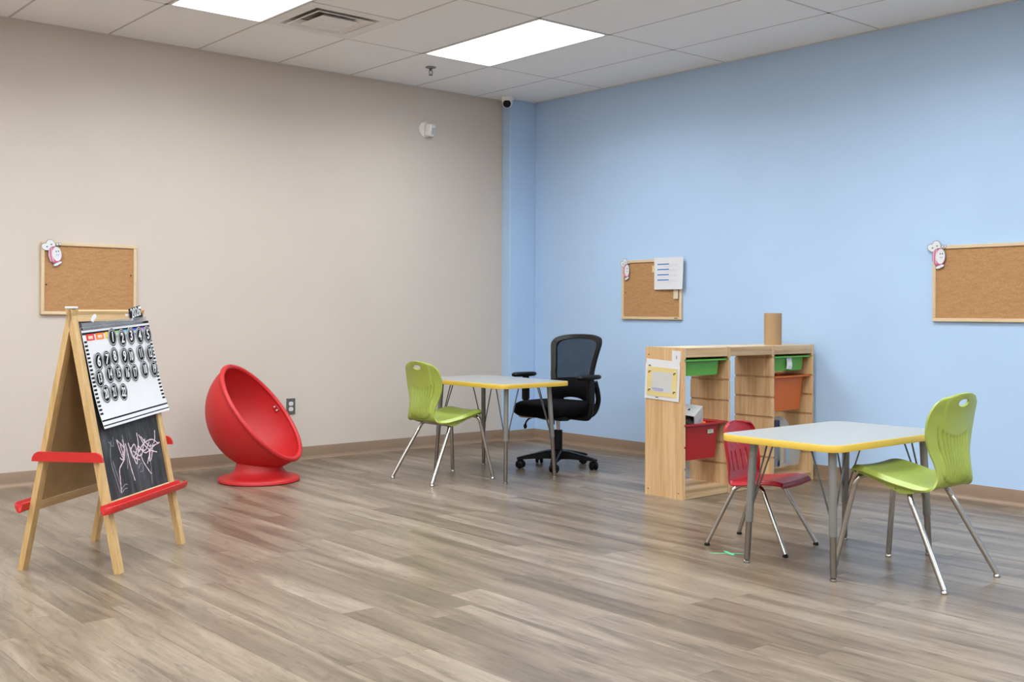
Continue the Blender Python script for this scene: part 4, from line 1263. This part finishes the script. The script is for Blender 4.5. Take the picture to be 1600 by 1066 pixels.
for k, m_ in enumerate(TAGS):
    xx = -.238 + .0787 * k; yy = CH / 2 - .044
    b = MB()
    b.grid(lambda u, v: onchart(xx - .033 + .066 * u, yy - .014 + .028 * v, .0010), 3, 1)
    dt = b.build('day_tag', m_, chart, sharp=None)
    patch(xx - .019, xx + .019, yy - .008, yy + .006, .0016).build('tag_print', 'paper_grey' if k > 1 else 'buff', dt, sharp=None)
CARDS = [(-0.028, 0.129), (0.057, 0.136), (0.14, 0.127), (0.224, 0.129), (0.296, 0.125), (-0.184, 0.232), (-0.112, 0.227), (-0.041, 0.214), (0.046, 0.218), (0.106, 0.221), (0.202, 0.211), (0.283, 0.214), (-0.199, 0.304), (-0.111, 0.291), (-0.038, 0.29), (0.044, 0.295), (0.114, 0.296), (0.212, 0.287), (0.297, 0.289), (-0.172, 0.374), (-0.103, 0.371), (-0.023, 0.377)]
WORDS = 'one two three four five six seven eight nine ten eleven twelve thirteen fourteen fifteen sixteen seventeen eighteen nineteen twenty twenty-one twenty-two'.split()
CR = .0355
def ringmesh(r0, r1, z, n=28, ry=1.0):
    b = MB()
    vs = [(r * math.cos(2 * PI * k / n), r * ry * math.sin(2 * PI * k / n), z) for r in (r0, r1) for k in range(n)]
    return b.add(vs, [(k, (k + 1) % n, n + (k + 1) % n, n + k) for k in range(n)])
RY = 1.17
proto = None
rc = random.Random(3)
for k, (a, s_) in enumerate(CARDS):
    dx, dy = a - CO[0], -(s_ - CO[1])
    x = dx * math.cos(TH_) + dy * math.sin(TH_); y = -dx * math.sin(TH_) + dy * math.cos(TH_)
    x = max(-CW / 2 + .05, min(CW / 2 - .035, x))
    px_, py_, pz_ = onchart(x, y, .0026 + .0006 * (k % 3))
    mtx = chm @ Matrix.Translation((px_, py_, pz_)) @ Matrix.Rotation(rc.uniform(-.16, .10), 4, 'Z') @ Matrix.Rotation(.055, 4, 'X')
    lab = 'round black calendar card with white number %s on the easel chart' % WORDS[k]
    if proto is None:
        proto = thing('number_card', lab, 'card', matrix=mtx, group='number cards on the calendar chart')
        MB().prism(ellipse(CR, CR * RY, 28), 0, .0010).build('laminate_edge', 'ink_pale', proto, sharp=None)
        MB().prism(ellipse(CR * .96, CR * RY * .96, 28), .0010, .0014).build('card_disc', 'paper', proto, sharp=None)
        ringmesh(CR * .93, CR * .82, .0017, ry=RY).build('black_ring', 'ink', proto, sharp=None)
        MB().prism(ellipse(CR * .75, CR * RY * .75, 28), .0014, .0018).build('black_disc', 'ink', proto, sharp=None)
        card = proto
    else:
        card = dup(proto, label=lab, cat='card', group='number cards on the calendar chart')
        for c_ in kids(card):
            if c_.name.startswith('numeral'): bpy.data.objects.remove(c_)
        card.matrix_world = mtx
    text('numeral', str(k + 1), .062 if k < 9 else .055, 'paper', card, (0, 0, .0022), bold=.0015, sx=.86 if k < 9 else .64)
yr = thing('year_sign', 'black card with white 2026 taped to the easel top rail', 'sign', matrix=EM @ fm @ Matrix.Translation((.232, -.022, .004)) @ Matrix.Rotation(.16, 4, 'Z'))
MB().box((0, 0, .001), (.118, .060, .002), .0006).build('card_sheet', 'ink', yr, sharp=None)
text('year_print', '2026', .060, 'paper', yr, (0, .004, .0028), bold=.0006, sx=.78)
for s in (-1, 1): MB().box((s * .052, s * .02, .0022), (.02, .012, .001)).build('tape_scrap', 'paper', yr, sharp=None)

# ================================================================ green tape on the floor
t = thing('floor_tape', 'thin cross of green tape stuck to the floor before the red chair', 'tape', (-2.250, -3.955, 0))
q = Matrix.Rotation(math.radians(-45), 4, 'Z')
MB().box((0, 0, .0005), (.150, .007, .001), 0, mat=q).build('tape_strip', 'tape_green', t, sharp=None)
MB().box((.012, .0, .0008), (.018, .085, .0008), 0, mat=q @ Matrix.Rotation(.35, 4, 'Z')).build('tape_strip', 'tape_green', t, sharp=None)
MB().box((.020, .0, .0012), (.030, .012, .0008), 0, mat=q @ Matrix.Rotation(-.6, 4, 'Z')).build('tape_strip', 'tape_green', t, sharp=None)
